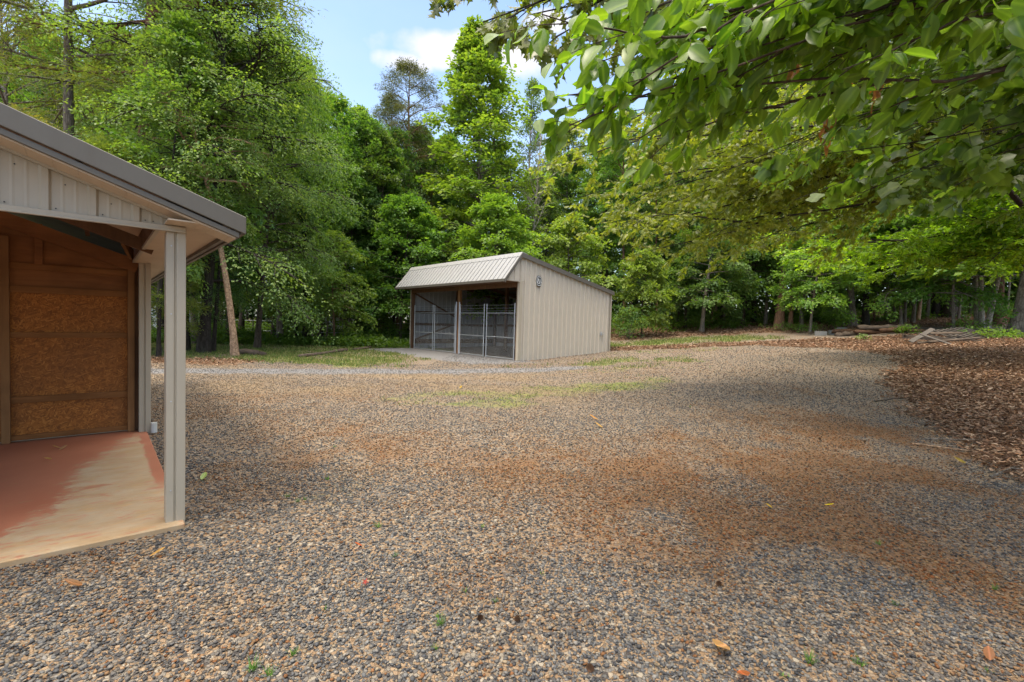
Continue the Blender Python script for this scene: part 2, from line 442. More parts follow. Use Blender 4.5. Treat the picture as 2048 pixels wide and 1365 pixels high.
def m_attrcol(name, rough=.8, spec=.2, trans=0.0):
    t = NT(name)
    c = t.n('ShaderNodeAttribute', attribute_name='col').outputs['Color']
    if rough < 0: rough = .8
    c2 = t.mix(t.rng(t.noise(90, 4, .7), .35, .7, 0, .45), c, t.mix(1, c, (.55, .52, .5), 'MULTIPLY'))
    b = t.pbsdf(c2, rough, spec)
    if trans:
        tr = t.n('ShaderNodeBsdfTranslucent', {'Color': c}).outputs[0]
        b = t.n('ShaderNodeMixShader', {0: trans, 1: b, 2: tr}).outputs[0]
    return t.done(b)
STONE = m_attrcol('crushed_stone', .75, .25); DRY = m_attrcol('dry_leaf', .75, .25, .15); BLADE = m_attrcol('grass_blade', .6, .25, .35)
#--SETTING
# ------------------------------------------------------------------ the ground, one sheet to the horizon
LX = ([-9, 5.3, 7.8, 12.6, 16.2, 21, 24.4, 25.2, 60], [5.6, 5.75, 7.0, 9.9, 13.3, 14.0, 12.4, 3.5, -3])
def seg(x, y, P, Q):
    P = np.array(P, float); Q = np.array(Q, float); d = Q - P
    t = np.clip(((x - P[0]) * d[0] + (y - P[1]) * d[1]) / (d @ d), 0, 1)
    return np.hypot(x - P[0] - t * d[0], y - P[1] - t * d[1])
def blob(x, y, cx, cy, rx, ry, rot=0.0):
    c, s = cos(radians(rot)), sin(radians(rot)); u = (x - cx) * c + (y - cy) * s; v = -(x - cx) * s + (y - cy) * c
    return sm(1.25, .35, np.hypot(u / rx, v / ry))
def masks(x, y):
    x = np.asarray(x, float); y = np.asarray(y, float)
    wob = (fbm(x * .5, y * .5, 11) - .5) * 2.2; wf = (fbm(x * 1.9, y * 1.9, 12) - .5) * 1.2
    a = x * AX[0] + y * AX[1]; b = x * BX[0] + y * BX[1]
    lit = sm(-.6, 1.1, x - np.interp(y, *LX) + wf * .6 + wob * .25 * sm(6, 14, y)) * np.where(y < 24.4, 1, .95)
    lit = np.where((y > 24.4) & (x > 2), np.clip(sm(24.2, 24.9, y + wf) * sm(26.6, 25.4, y + wf) * .75 + sm(28.6, 31, y + wob + wf), 0, 1), lit)
    lw = sm(17.8, 16.6, y + wf * .7 + .1 * (x + 10)) * sm(14.6, 15.5, y + wf * .5 + .12 * (x + 10)) * sm(-8.4, -9.6, x + wf)
    lit = np.where((y <= 24.4) | (x <= 2), np.where(x < 2, np.maximum(lw, sm(23, 27, y + wob) * sm(-9, -11, x + wob) * .8), lit), lit)
    lit = np.maximum(lit, sm(30, 34, y + wob) * np.where(x <= 2, 1, 0))
    gra = sm(15.8, 17.6, y + .35 * (x + 9) * sm(-9, -4, x) + wf) * sm(-2.5, -5.5, x - .12 * (y - 20)) * .85
    gra = np.maximum(gra, .85 * blob(x, y, 10, 27.7, 7.5, 2.2, 8)); gra = np.maximum(gra, .5 * blob(x + wf, y + wf, 8, 23.4, 4.5, 1.3, 6))
    gra = np.maximum(gra, .5 * blob(x + wf, y + wf, -.3, 10.2, 3.0, 1.6, 12)); gra = np.maximum(gra, .5 * blob(x + wf, y + wf, 2.2, 12.7, 3.2, 2.0, 15))
    gra = np.maximum(gra, .46 * blob(x + wf, y + wf, 4.5, 18, 5.0, 3.2, 20)); gra = np.maximum(gra, .25 * blob(x, y, -1.6, 4.8, .7, 1.5))
    track = np.minimum(seg(x, y, (-14, 12.0), (-7.5, 13.9)), np.minimum(seg(x, y, (-7.5, 13.9), (-3, 15.0)), seg(x, y, (-3, 15.0), (2.0, 17.0))))
    apron = sm(10.2, 11.4, a + wf * .6) * sm(14.4, 13.9, a) * sm(14.0, 15.2, b + wf) * sm(25.8, 24.6, b + wf)
    grey = np.maximum(sm(1.25, .2, track + wf * .55) * .9, apron)
    gra = gra * (1 - grey) * (.45 + .9 * sm(.35, .65, fbm(x * .9, y * .9, 31)))
    dirt = .16 + .36 * (fbm(x * .35, y * .35, 21) - .5) * 2
    streak = (.35 + .65 * sm(.3, .65, fbm(x * .6 + .4 * y, y * .8 - .3 * x, 23))) * (.45 + .8 * fbm(x * 3, y * 3, 24))
    dirt = dirt + streak * (.35 + 1.1 * sm(.38, .62, fbm(x * 1.7 + 5, y * 1.3, 25))) * (1.0 * blob(x, y, 4.3, 5.2, 3.4, 3.4, -20) + .6 * blob(x, y, 5.6, 9.0, 2.6, 4.4, -25) + .6 * blob(x, y, -2.4, 5.8, 1.5, 2.0) + .6 * blob(x, y, .8, 4.8, 2.4, 1.6) + .25 * blob(x, y, .8, 7.4, 3.4, 2.4) + .35 * blob(x, y, -4.5, 9.0, 2.5, 2.0) + .4 * blob(x, y, 2.2, 3.4, 2.2, .8))
    dirt = dirt + .4 * blob(x, y, 9.2, 22.8, 2.2, .25, 4) + .35 * blob(x, y, -.3, 2.9, .5, .35) + .3 * blob(x, y, 1.0, 2.5, .35, .2)
    dirt = dirt - .3 * blob(x, y, -1.6, 2.6, 1.4, 1.3) - .35 * blob(x, y, -1.5, 7.9, 1.6, 1.0) - .3 * blob(x, y, 1.6, 7.8, 1.2, 1.6) - .3 * blob(x, y, 2.4, 3.0, 1.2, .8) - .25 * blob(x, y, -2.9, 7.4, .6, 1.0)
    dirt = dirt * (1 - grey)
    pale = .62 * sm(8.0, 10.6, y + wob * 1.2) * (.55 + .75 * sm(.3, .65, fbm(x * .8, y * 1.1, 27))) * sm(16.5, 14.5, y + wf) * sm(4, 0, x + wob) + .12 * blob(x, y, 6, 19.5, 6, 3.5, 35) + .5 * blob(x, y, -7, 20, 5, 3)
    pale = pale * (1 - grey * .9)
    return dict(grey=np.clip(grey, 0, 1), grass=np.clip(gra * (1 - .7 * lit), 0, 1), litter=np.clip(lit, 0, 1), dirt=np.clip(dirt, 0, 1.2), pale=np.clip(pale, 0, 1))
gx = np.concatenate([np.linspace(-400, -60, 18), np.linspace(-56, -16, 50), np.linspace(-15.6, 16, 190), np.linspace(16.6, 60, 60), np.linspace(64, 400, 18)])
gy = np.concatenate([np.linspace(-300, -8, 14), np.linspace(-6, 1.0, 20), np.linspace(1.1, 16, 150), np.linspace(16.2, 42, 110), np.linspace(43, 100, 40), np.linspace(110, 600, 16)])
GXX, GYY = np.meshgrid(gx, gy)
gm = masks(GXX.ravel(), GYY.ravel())
V = np.stack([GXX.ravel(), GYY.ravel(), ter(GXX, GYY).ravel()], 1)
ii = np.arange(len(gy) - 1)[:, None] * len(gx) + np.arange(len(gx) - 1)[None, :]
Fg = np.stack([ii, ii + 1, ii + len(gx) + 1, ii + len(gx)], -1).reshape(-1, 4)
g_ = link("ground", npmesh("ground", V, Fg, GROUND, True, ptattrs=gm))
tag(g_, None, None, kind='structure')

# ------------------------------------------------------------------ the outbuilding with the open porch bay
U0, V0 = .435, 4.33
BL = ab(U0, V0, 0)
bld = empty("porch_building", BL, TH)
tag(bld, "beige metal building with an open porch bay, grey sloping roof and worn red floor", "building")
ZR = lambda u: 2.76 - .352 * (u + U0 + .42)             # roof top over local u
def ribbed(mb, u0, u1, ztop, zbot, y, pitch=.23, h=.018, wd=.03, sgn=-1, minor=True):
    """a sheet with raised ribs, in the plane y, facing sgn*y"""
    us = [u0]; off = [0]
    k = math.ceil(u0 / pitch)
    while k * pitch < u1 - .03:
        c = k * pitch
        for du, o in ((-wd, 0), (-wd * .55, h), (wd * .55, h), (wd, 0)):
            us.append(c + du); off.append(o)
        if minor:
            for m in (pitch * .36, pitch * .64):
                for du, o in ((-.012, 0), (0, .0022), (.012, 0)):
                    if c + m + du < u1: us.append(c + m + du); off.append(o)
        k += 1
    us.append(u1); off.append(0)
    o_ = np.argsort(us, kind='stable'); us = np.array(us)[o_]; off = np.array(off)[o_]
    n = len(us); yy = y + sgn * off
    V = [(u, q, ztop(u)) for u, q in zip(us, yy)] + [(u, q, zbot(u)) for u, q in zip(us, yy)] + [(u, y - sgn * .012, ztop(u)) for u in us] + [(u, y - sgn * .012, zbot(u)) for u in us]
    F = []
    for i in range(n - 1):
        F += [(i, i + 1, n + i + 1, n + i), (2 * n + i, 3 * n + i, 3 * n + i + 1, 2 * n + i + 1), (i, 2 * n + i, 2 * n + i + 1, i + 1), (n + i, n + i + 1, 3 * n + i + 1, 3 * n + i)]
    F += [(0, n, 3 * n, 2 * n), (n - 1, 3 * n - 1, 4 * n - 1, 2 * n - 1)]
    mb.add(V, F)
ROOF_X = .385          # eave, local u
RIDGE = -5.6
VB = 9.0               # back end of the building
m = MB(); ribbed(m, -6.0, .05, lambda u: ZR(u) - .165, lambda u: 2.24, -.02)
m.build('gable_panel', BEIGE, bld)
m = MB(); m.box(-6.0, .06, -.055, .02, 2.208, 2.243); m.box(-6.0, .06, -.062, -.055, 2.2, 2.215)
m.build('header_trim', BEIGE, bld, .003)
# roof sheet with its ribs, fascia along the rake and the eave
def roof_pts(y0, y1, x0, x1, t, dz=0): return [(x0, y0, ZR(x0) + dz), (x1, y0, ZR(x1) + dz), (x1, y1, ZR(x1) + dz), (x0, y1, ZR(x0) + dz)], t
m = MB()
x0, x1 = RIDGE, ROOF_X
m.add([(x0, -.31, ZR(x0) - .03), (x1, -.31, ZR(x1) - .03), (x1, VB, ZR(x1) - .03), (x0, VB, ZR(x0) - .03), (x0, -.31, ZR(x0) - .004), (x1, -.31, ZR(x1) - .004), (x1, VB, ZR(x1) - .004), (x0, VB, ZR(x0) - .004)],
      [(0, 3, 2, 1), (4, 5, 6, 7), (0, 1, 5, 4), (1, 2, 6, 5), (2, 3, 7, 6), (3, 0, 4, 7)])
for k in range(int((VB + .2) / .305)):
    y = -.1 + .305 * k
    m.bar((x0, y, ZR(x0) + .004), (x1, y, ZR(x1) + .004), .04, .02)
roof = m.build('roof', TAUPE, bld)
m = MB()
for (d0, d1, yy, th) in ((.0, .128, -.335, .02), (.128, .165, -.322, .015), (.05, .056, -.341, .006)):
    pass
m.add([(x0, -.34, ZR(x0) + .012), (x1 + .012, -.34, ZR(x1) + .008), (x1 + .012, -.34, ZR(x1) - .118), (x0, -.34, ZR(x0) - .128),
       (x0, -.312, ZR(x0) + .012), (x1 + .012, -.312, ZR(x1) + .008), (x1 + .012, -.312, ZR(x1) - .118), (x0, -.312, ZR(x0) - .128)],
      [(0, 1, 2, 3), (7, 6, 5, 4), (0, 4, 5, 1), (1, 5, 6, 2), (2, 6, 7, 3), (3, 7, 4, 0)])
m.build('rake_fascia', TAUPE, roof, .004)
m = MB()
m.add([(x0, -.325, ZR(x0) - .13), (x1 - .03, -.325, ZR(x1) - .112), (x1 - .03, -.325, ZR(x1) - .15), (x0, -.325, ZR(x0) - .172),
       (x0, -.30, ZR(x0) - .13), (x1 - .03, -.30, ZR(x1) - .112), (x1 - .03, -.30, ZR(x1) - .15), (x0, -.30, ZR(x0) - .172)],
      [(0, 1, 2, 3), (7, 6, 5, 4), (0, 4, 5, 1), (1, 5, 6, 2), (2, 6, 7, 3), (3, 7, 4, 0)])
m.build('fascia_drip_lip', TAUPE, roof, .003)
m = MB(); m.box(x1 - .02, x1 + .012, -.31, VB, ZR(x1) - .118, ZR(x1) - .006); m.box(x1 - .06, x1 - .02, -.31, VB, ZR(x1) - .105, ZR(x1) - .075)
m.build('eave_fascia', TAUPE, roof, .003)
# soffits: sloping strip under the rake, laid in boards, and the flat one under the eave
m = MB(); k = 0
xs = np.arange(RIDGE, x1 - .06, .118)
for q in xs:
    q1 = min(q + .1165, x1 - .05)
    m.add([(q, -.298, ZR(q) - .172), (q1, -.298, ZR(q1) - .172), (q1, -.03, ZR(q1) - .172), (q, -.03, ZR(q) - .172), (q, -.298, ZR(q) - .16), (q1, -.298, ZR(q1) - .16), (q1, -.03, ZR(q1) - .16), (q, -.03, ZR(q) - .16)],
          [(0, 3, 2, 1), (4, 5, 6, 7), (0, 1, 5, 4), (1, 2, 6, 5), (2, 3, 7, 6), (3, 0, 4, 7)])
m.build('rake_soffit', SOFF, roof)
m = MB()
for y in np.arange(-.28, VB - .1, .1): m.box(-.07, x1 - .06, y, y + .098, 2.248, 2.258)
m.build('eave_soffit', SOFF, roof)
m = MB(); m.bar((-6.0, -.048, ZR(-6.0) - .178), (.04, -.048, ZR(.04) - .178), .02, .022); m.build('soffit_trim', BEIGE, bld)
m = MB(); m.box(x1 - .062, x1 - .035, -.28, VB, 2.225, 2.258); m.build('soffit_edge_trim', TAUPE, roof)
# porch posts clad in folded metal
def clad_post(x0, x1, y0, y1, z1):
    m = MB(); wd = x1 - x0
    poly = [(x0, y0), (x0 + wd * .40, y0), (x0 + wd * .44, y0 + .012), (x0 + wd * .50, y0 + .012), (x0 + wd * .55, y0 - .004), (x1, y0 - .004), (x1, y1), (x0, y1)]
    m.prism(poly, 'z', -.05, z1)
    return m
p1 = clad_post(-.058, .062, -.03, .10, 2.206).build('porch_post', BEIGE, bld, .003)
p2 = clad_post(-.035, .09, 3.50, 3.70, 2.247).build('porch_post', BEIGE, bld, .003)
for p, y in ((p1, -.034), (p2, 3.496)):
    for z in (.28, .95, 1.6, 2.1):
        m = MB(); m.tube([(-.028, y - .0005, z), (-.028, y + .012, z)], .005, 8); m.build('screw', GALV, p)
# inner wall: strand board, studs, girts
YB = 3.66
def panel(x0, x1, z0, z1, y, t, mat, name, bev=.002):
    m = MB(); m.box(x0, x1, y, y + t, z0, z1); return m.build(name, mat, bld, bev)
panel(-6.0, -.06, .06, 1.82, YB, .012, OSB, 'strand_board_wall')
m = MB(); m.prism([(-6.0, 1.826), (-.06, 1.826), (-.06, 2.30), (-.4, 2.42), (-6.0, ZR(-6.0) - .16)], 'y', YB, YB + .012); m.build('upper_plywood_wall', DARKPLY, bld)
for z0, z1 in ((2.07, 2.145), (1.80, 1.875), (1.27, 1.335), (.50, .575), (.062, .12)):
    panel(-1.205, -.145, z0, z1, YB - .037, .036, WOODH, 'girt'); panel(-6.0, -1.28, z0, z1, YB - .037, .036, WOODH, 'girt')
panel(-1.28, -1.205, .045, 2.44, YB - .075, .074, WOOD, 'stud'); panel(-.145, -.075, .045, 2.28, YB - .075, .074, WOOD, 'stud'); panel(-.075, -.037, .045, 2.24, YB - .03, .05, WOODD, 'stud')
panel(-1.0, -.93, 2.145, 2.62, YB - .037, .036, DARKPLY, 'stud')
panel(-2.9, -2.83, .045, 2.9, YB - .075, .074, WOOD, 'stud'); panel(-4.5, -4.43, .045, 3.2, YB - .075, .074, WOOD, 'stud')
m = MB(); m.bar((-6, YB - .06, ZR(-6) - .27), (-.04, YB - .06, ZR(-.04) - .27), .04, .16); m.build('rafter', DARKPLY, bld)
m = MB(); m.bar((-6, 1.8, ZR(-6) - .2), (-.0, 1.8, ZR(-.0) - .2), .04, .12); m.build('rafter', WOODD, bld)
m = MB(); m.box(-.095, -.055, .105, 3.495, 2.27, 2.47); m.box(.02, .055, .105, 3.495, 2.27, 2.44); m.build('header_beam', WOODD, bld, .003)
m = MB(); m.box(-.1, -.072, .1, 3.5, 2.243, 2.268); m.build('beam_trim', BEIGE, bld)
for x in (-.55, -1.4, -2.3, -3.2, -4.1, -5.0):
    m = MB(); m.box(x, x + .04, .02, YB - .08, ZR(x) - .125, ZR(x) - .035); m.build('purlin', WOODD, bld)
m = MB(); m.bar((-.1, .6, 2.46), (-.62, .6, 2.62), .04, .09); m.build('roof_brace', WOOD, bld)
m = MB(); m.bar((-.1, 3.45, 2.3), (-.2, 3.3, 2.5), .04, .09); m.build('roof_brace', WOOD, bld)
m = MB(); m.add([(x0, -.28, ZR(x0) - .034), (-.06, -.28, ZR(-.06) - .034), (-.06, YB, ZR(-.06) - .034), (x0, YB, ZR(x0) - .034), (x0, -.28, ZR(x0) - .038), (-.06, -.28, ZR(-.06) - .038), (-.06, YB, ZR(-.06) - .038), (x0, YB, ZR(x0) - .038)],
              [(0, 1, 2, 3), (7, 6, 5, 4), (0, 4, 5, 1), (1, 5, 6, 2), (2, 6, 7, 3), (3, 7, 4, 0)]); m.build('ceiling_liner', SOFF, bld)
m = MB(); m.box(-6.0, .052, -.115, 3.69, -.06, .042); m.build('floor_slab', SLAB, bld, .008)
# the closed part behind the inner wall, seen only from the side
m = MB(); m.box(-6.0, .07, 3.70, 3.72, -.05, 2.24); m.box(.05, .07, 3.72, VB - .3, -.05, 2.24); m.box(-6, .07, VB - .32, VB - .3, -.05, 2.24); m.box(-6.0, -5.98, -.02, VB - .32, -.05, 4.0); m.build('side_wall', BEIGE_S, bld)
for uu in np.arange(-1.17, .0, .115):
    m = MB(); m.tube([(uu, -.024, ZR(uu) - .245), (uu, -.026, ZR(uu) - .245)], .0045, 6); m.build('screw', BLACK, bld)
for uu in np.arange(-1.1, .0, .23):
    m = MB(); m.tube([(uu, -.024, 2.262), (uu, -.028, 2.262)], .0045, 6); m.build('screw', BLACK, bld)
m = MB(); m.tube([(.12, 3.45, .03), (.12, 3.45, .16)], .035, 10); m.build('drain_pipe', PALEP, bld)

# ------------------------------------------------------------------ the loafing shed with the chain link gates
SO = ab(13.74, 15.35, 0)
shed = empty("animal_shed", SO, TH)
tag(shed, "beige metal animal shed with chain link gates and a steep ribbed front roof", "shed")
LB, LA = 9.42, 6.38                      # front length (local y), depth (local x)
ZT = lambda x: 4.60 - (4.60 - 3.36) * x / LA
# side wall (local plane y=0) with ribs toward -y
m = MB(); ribbed(m, .0, LA, lambda u: ZT(u) - .03, lambda u: -.15 + .0 * u, 0.0, .305, .055, .046, -1, False)
m.prism([(-.93, 3.45), (0, 3.45), (0, 4.57)], 'y', -.012, .0)
for q in (-.62, -.31): m.box(q - .02, q + .02, -.035, -.012, 3.45, 3.45 + (q + .93) * 1.2)
m.build('side_wall', BEIGE_S, shed)
m = MB(); ribbed(m, .0, LA, lambda u: ZT(u) - .03, lambda u: -.2, LB, .305, .035, .035, -1, False)
m.prism([(-.93, 3.45), (0, 3.45), (0, 4.57)], 'y', LB, LB + .012); m.build('side_wall', INNER, shed)
m = MB()
for q in np.arange(.05, LB, .305): m.box(LA - .04, LA - .005, q, q + .05, .1, 3.3)
m.box(LA - .005, LA + .01, .01, LB - .01, -.1, 3.34); m.build('back_wall', INNER, shed)
# roofs
def slab_quad(mb, a, b, y0, y1, t):
    a = np.array(a, float); b = np.array(b, float); n = np.array([-(b - a)[1], (b - a)[0]]); n = n / np.linalg.norm(n) * t
    if n[1] < 0: n = -n
    mb.prism([tuple(a), tuple(b), tuple(b + n), tuple(a + n)], 'y', y0, y1)
RA, RB, RC = (-.95, 3.44), (.02, 4.63), (LA + .12, ZT(LA + .12) + .03)
def ribs_on(mb, a, b, y0, y1, pitch, h=.026):
    a = np.array(a, float); b = np.array(b, float); n = np.array([-(b - a)[1], (b - a)[0]]); n /= np.linalg.norm(n)
    if n[1] < 0: n = -n
    for y in np.arange(y0, y1, pitch):
        p = a + n * .03; q = b + n * .03
        mb.bar((p[0], y, p[1]), (q[0], y, q[1]), .042, h * 1.6, up=(n[0], 0, n[1]))
m = MB(); slab_quad(m, RA, RB, -.1, LB + .12, .022); ribs_on(m, RA, (RB[0] - .05, RB[1] - .06), .08, LB + .1, .305); fr = m.build('front_roof', ROOFM, shed)
m = MB(); slab_quad(m, RB, RC, -.1, LB + .12, .022); ribs_on(m, (RB[0] + .1, RB[1] - .02), RC, .08, LB + .1, .305); rr = m.build('rear_roof', TAUPE, shed)
m = MB(); m.prism([(-.14, 4.50), (.02, 4.70), (.30, 4.645), (.30, 4.625), (.02, 4.675), (-.12, 4.49)], 'y', -.11, LB + .13); m.build('ridge_cap', ROOFM, shed)
def rake(mb, a, b, y0, y1, h0=-.14, h1=.035):
    mb.prism([(a[0], a[1] + h0), (b[0], b[1] + h0), (b[0], b[1] + h1), (a[0], a[1] + h1)], 'y', y0, y1)
for y0, y1 in ((-.145, -.102), (LB + .122, LB + .15)):
    m = MB(); rake(m, (-.94, 3.45), (.0, 4.62), y0, y1, -.13, .05); m.build('rake_trim', TAUPE, fr)
    m = MB(); rake(m, (.004, 4.62), RC, y0, y1, -.15, .05); m.build('rake_trim', TAUPE, rr)
m = MB(); m.box(-1.0, -.955, -.12, LB + .14, 3.36, 3.475); m.build('eave_fascia', TAUPE, fr)
m = MB(); m.box(-.95, .0, .01, LB - .01, 3.405, 3.42); m.build('front_soffit', WOODD, shed)
m = MB(); m.box(-.95, .24, -.066, -.056, 3.415, 3.45); m.build('gable_trim', BEIGE, shed)
m = MB(); m.box(-.03, .11, -.066, -.056, -.12, 3.41); m.box(-.042, -.03, -.066, .1, -.12, 3.41); m.build('corner_trim', BEIGE, shed)
m = MB(); m.box(LA - .08, LA + .02, -.066, -.056, .05, 3.3); m.box(LA + .012, LA + .022, -.034, .08, .05, 3.3); m.build('corner_trim', BEIGE, shed)
m = MB(); m.box(-.03, .08, LB + .015, LB + .03, .15, 3.41); m.box(-.042, -.03, LB - .07, LB + .03, .15, 3.41); m.build('corner_trim', BEIGE, shed)
# timber frame
for (x, y, h) in ((.08, .12, 3.4), (.08, 4.6, 3.42), (.08, LB - .09, 3.4), (3.2, 4.6, 3.9), (3.2, .12, 3.9), (3.2, LB - .1, 3.9), (LA - .16, .12, 3.25), (LA - .16, 3.2, 3.25), (LA - .16, 6.3, 3.25), (LA - .16, LB - .12, 3.25)):
    m = MB(); m.box(x - .075, x + .075, y - .075, y + .075, -.3, h); m.build('timber_post', WOOD if x < 1 and y == 4.6 else WOODD, shed, .006)
m = MB(); m.box(.0, .05, .2, LB - .16, 3.2, 3.4); m.build('header_beam', WOODD, shed)
m = MB(); m.box(3.18, 3.24, .2, LB - .18, 3.62, 3.88); m.build('header_beam', WOODD, shed)
for y in (.3, 2.4, 4.75, 6.9, 9.1):
    m = MB(); m.bar((.1, y, ZT(.1) - .2), (LA - .1, y, ZT(LA - .1) - .2), .05, .18); m.build('rafter', WOODD, shed)
for x in np.arange(.5, LA, .75):
    m = MB(); m.box(x, x + .04, .06, LB - .06, ZT(x) - .08, ZT(x) - .03); m.build('purlin', WOODD, shed)
for z0, z1 in ((.28, .55), (1.35, 1.5), (2.05, 2.2)):
    m = MB(); m.box(LA - .075, LA - .035, .2, LB - .2, z0 + .05, z1 + .05); m.build('girt', WOODD, shed)
    m = MB(); m.box(.2, LA - .3, LB - .05, LB - .01, z0, z1); m.build('girt', WOODD, shed)
    m = MB(); m.box(.2, LA - .3, .02, .055, z0, z1); m.build('girt', WOODD, shed)
for p, q in (((.2, LB - .07, 3.2), (3.1, LB - .07, 1.9)), ((.2, LB - .07, .5), (3.1, LB - .07, 1.5)), ((LA - .1, 5.9, 1.6), (LA - .1, 8.8, 2.9)), ((LA - .1, 2.9, 2.0), (LA - .1, .4, 3.1))):
    m = MB(); m.bar(p, q, .04, .09, up=(0, 0, 1)); m.build('diagonal_brace', WOODD, shed)
# gates: tube frame and woven wire
def gate(y0, y1):
    z0, z1 = .06, 2.07
    f = MB()
    for y in (y0, y1): f.tube([(0, y, z0 - .04), (0, y, 2.50)], .026, 8)
    for z in (z0, .98, z1): f.tube([(0, y0, z), (0, y1, z)], .021, 8)
    g = f.build('gate', GALV, shed)
    g.location = (-.02, 0, 0)
    T = Tubes(); p = .068
    for sg in (1, -1):
        c = -3.0
        while c < 6:
            # line y - y0 = c + sg*(z - z0)... clipped to the frame
            if sg > 0: ya, yb = max(y0, y0 + c), min(y1, y0 + c + (z1 - z0))
            else: ya, yb = max(y0, y0 + c - (z1 - z0)), min(y1, y0 + c)
            if yb - ya > .03:
                za = z0 + (ya - y0 - c) if sg > 0 else z0 - (ya - y0 - c)
                zb = z0 + (yb - y0 - c) if sg > 0 else z0 - (yb - y0 - c)
                T.add(np.array([(0, ya, za), (0, yb, zb)]), np.array([.0022, .0022]), 3)
            c += p * 1.4142
    link('wire_mesh', npmesh('wire_mesh', *T.arr(), GALV), g)
    for z in (.5, 1.6):
        h = MB(); h.box(-.03, .03, y0 - .045, y0 + .01, z, z + .06); h.build('hinge', GALV, g)
    for z in (2.17, 2.29, 2.43):
        b = MB(); b.tube([(0, y0, z), (0, y1, z)], .0055, 4); b.build('top_wire', GALV, g)
for y0, y1 in ((.24, 2.22), (2.42, 4.38), (4.84, 6.78), (6.95, 8.93)): gate(y0, y1)
for y in (4.45, 4.72):
    m = MB(); m.tube([(-.03, y, -.1), (-.03, y, 2.62)], .036, 10); m.build('gate_post', GALV, shed)
m = MB(); m.box(LA - .78 - .07, LA - .78 + .07, -.10, -.035, 1.13, 1.30); m.tube([(LA - .72, -.06, 1.2), (LA - .60, -.06, 1.2), (LA - .60, -.06, 1.34)], .022, 8); m.build('outlet_box', GALV, shed, .006)
# plaque on the side wall
pl = empty("wall_plaque", ab(14.83, 15.35 - .062, 3.36), TH)
tag(pl, "small hexagonal black plaque with angular pale letter, mounted high on the beige shed wall", "plaque")
def hexa(r, s=.74): return [(r * s * sin(pi / 6 + i * pi / 3) * 1.0, r * cos(pi / 6 + i * pi / 3)) for i in range(6)]
def hexp(r): return [(r * .86 * cos(i * pi / 3), r * sin(i * pi / 3) * 1.15 + .17) for i in range(6)]
m = MB(); m.prism(hexp(.235), 'y', -.012, .004); m.build('plate', BLACK, pl)
m = MB(); o, i_ = hexp(.205), hexp(.175)
for k in range(6):
    a, b, c, d = o[k], o[(k + 1) % 6], i_[(k + 1) % 6], i_[k]
    m.prism([a, b, c, d], 'y', -.018, -.0125)
m.build('rim', PALEP, pl)
m = MB()
for q in ([(-.13, .09), (-.085, .09), (-.02, .30), (-.06, .30)], [(-.06, .30), (-.02, .30), (.055, .05), (.01, .05)], [(.035, .27), (.07, .25), (.14, .09), (.10, .09)], [(-.07, .05), (.01, .05), (.01, .085), (-.06, .085)]):
    m.prism(q, 'y', -.0175, -.0128)
m.build('letter', PALEP, pl)
# lamp on a pole behind the shed
lp = at(851, 560, 33.5)
zz = float(ter(lp[0], lp[1]))
lamp = empty("yard_lamp", (lp[0], lp[1], zz))
tag(lamp, "pale yard lamp on a curved arm rising behind the shed roof", "lamp")
top = at(851, 492, 33.5)[2] - zz
m = MB(); m.tube([(0, 0, -.3), (0, 0, top - .28)], .04, 8); m.tube([(0, 0, top - .28), (0, 0, top - .08), (-.05, 0, top + .04), (-.16, 0, top + .10), (-.3, 0, top + .09)], .034, 8); m.build('pole', WHITE, lamp, smooth=True)
m = MB(); m.tube([(-.34, 0, top + .26), (-.34, 0, top + .12), (-.34, 0, top + .10), (-.34, 0, top - .02)], [.045, .06, .14, .16], 12); m.build('lamp_housing', PALEP, lamp, smooth=True)
m = MB(); m.tube([(-.34, 0, top - .022), (-.34, 0, top - .16), (-.34, 0, top - .2)], [.155, .145, .08], 12); m.build('lens', WHITE, lamp, smooth=True)
#--THINGS
# ------------------------------------------------------------------ foliage
def unit(v): return v / (np.linalg.norm(v, axis=-1, keepdims=True) + 1e-9)
RHOMB = (np.array([(0, 0, 0), (.45, .5, .06), (1, 0, -.05), (.45, -.5, .06)], float), [(0, 1, 2, 3)])
OVAL = (np.array([(0, 0, 0), (.14, .33, .05), (.44, .5, .08), (.78, .37, .03), (1, 0, -.10), (.78, -.37, .03), (.44, -.5, .08), (.14, -.33, .05), (.22, 0, 0), (.5, 0, -.01), (.78, 0, -.05)], float),
        [(0, 8, 1), (1, 8, 9, 2), (2, 9, 10, 3), (3, 10, 4), (0, 7, 8), (7, 6, 9, 8), (6, 5, 10, 9), (5, 4, 10)])
OAK = (np.array([(0, 0, 0), (.16, .10, .01), (.26, .42, .05), (.36, .12, 0), (.50, .52, .05), (.60, .13, 0), (.76, .36, .03), (.80, .10, 0), (1, 0, -.06),
                 (.80, -.10, 0), (.76, -.36, .03), (.60, -.13, 0), (.50, -.52, .05), (.36, -.12, 0), (.26, -.42, .05), (.16, -.10, .01)], float),
       [(0, 1, 15), (1, 3, 13, 15), (1, 2, 3), (15, 13, 14), (3, 5, 11, 13), (3, 4, 5), (13, 11, 12), (5, 7, 9, 11), (5, 6, 7), (11, 9, 10), (7, 8, 9)])
TULIP = (np.array([(0, 0, 0), (.02, .32, .03), (.30, .52, .08), (.50, .36, .03), (.88, .42, .06), (.84, 0, -.06), (.88, -.42, .06), (.50, -.36, .03), (.30, -.52, .08), (.02, -.32, .03), (.3, 0, -.01), (.55, 0, -.02)], float),
         [(0, 10, 1), (1, 10, 2), (2, 10, 11, 3), (3, 11, 5, 4), (0, 9, 10), (9, 8, 10), (8, 7, 11, 10), (7, 6, 5, 11)])
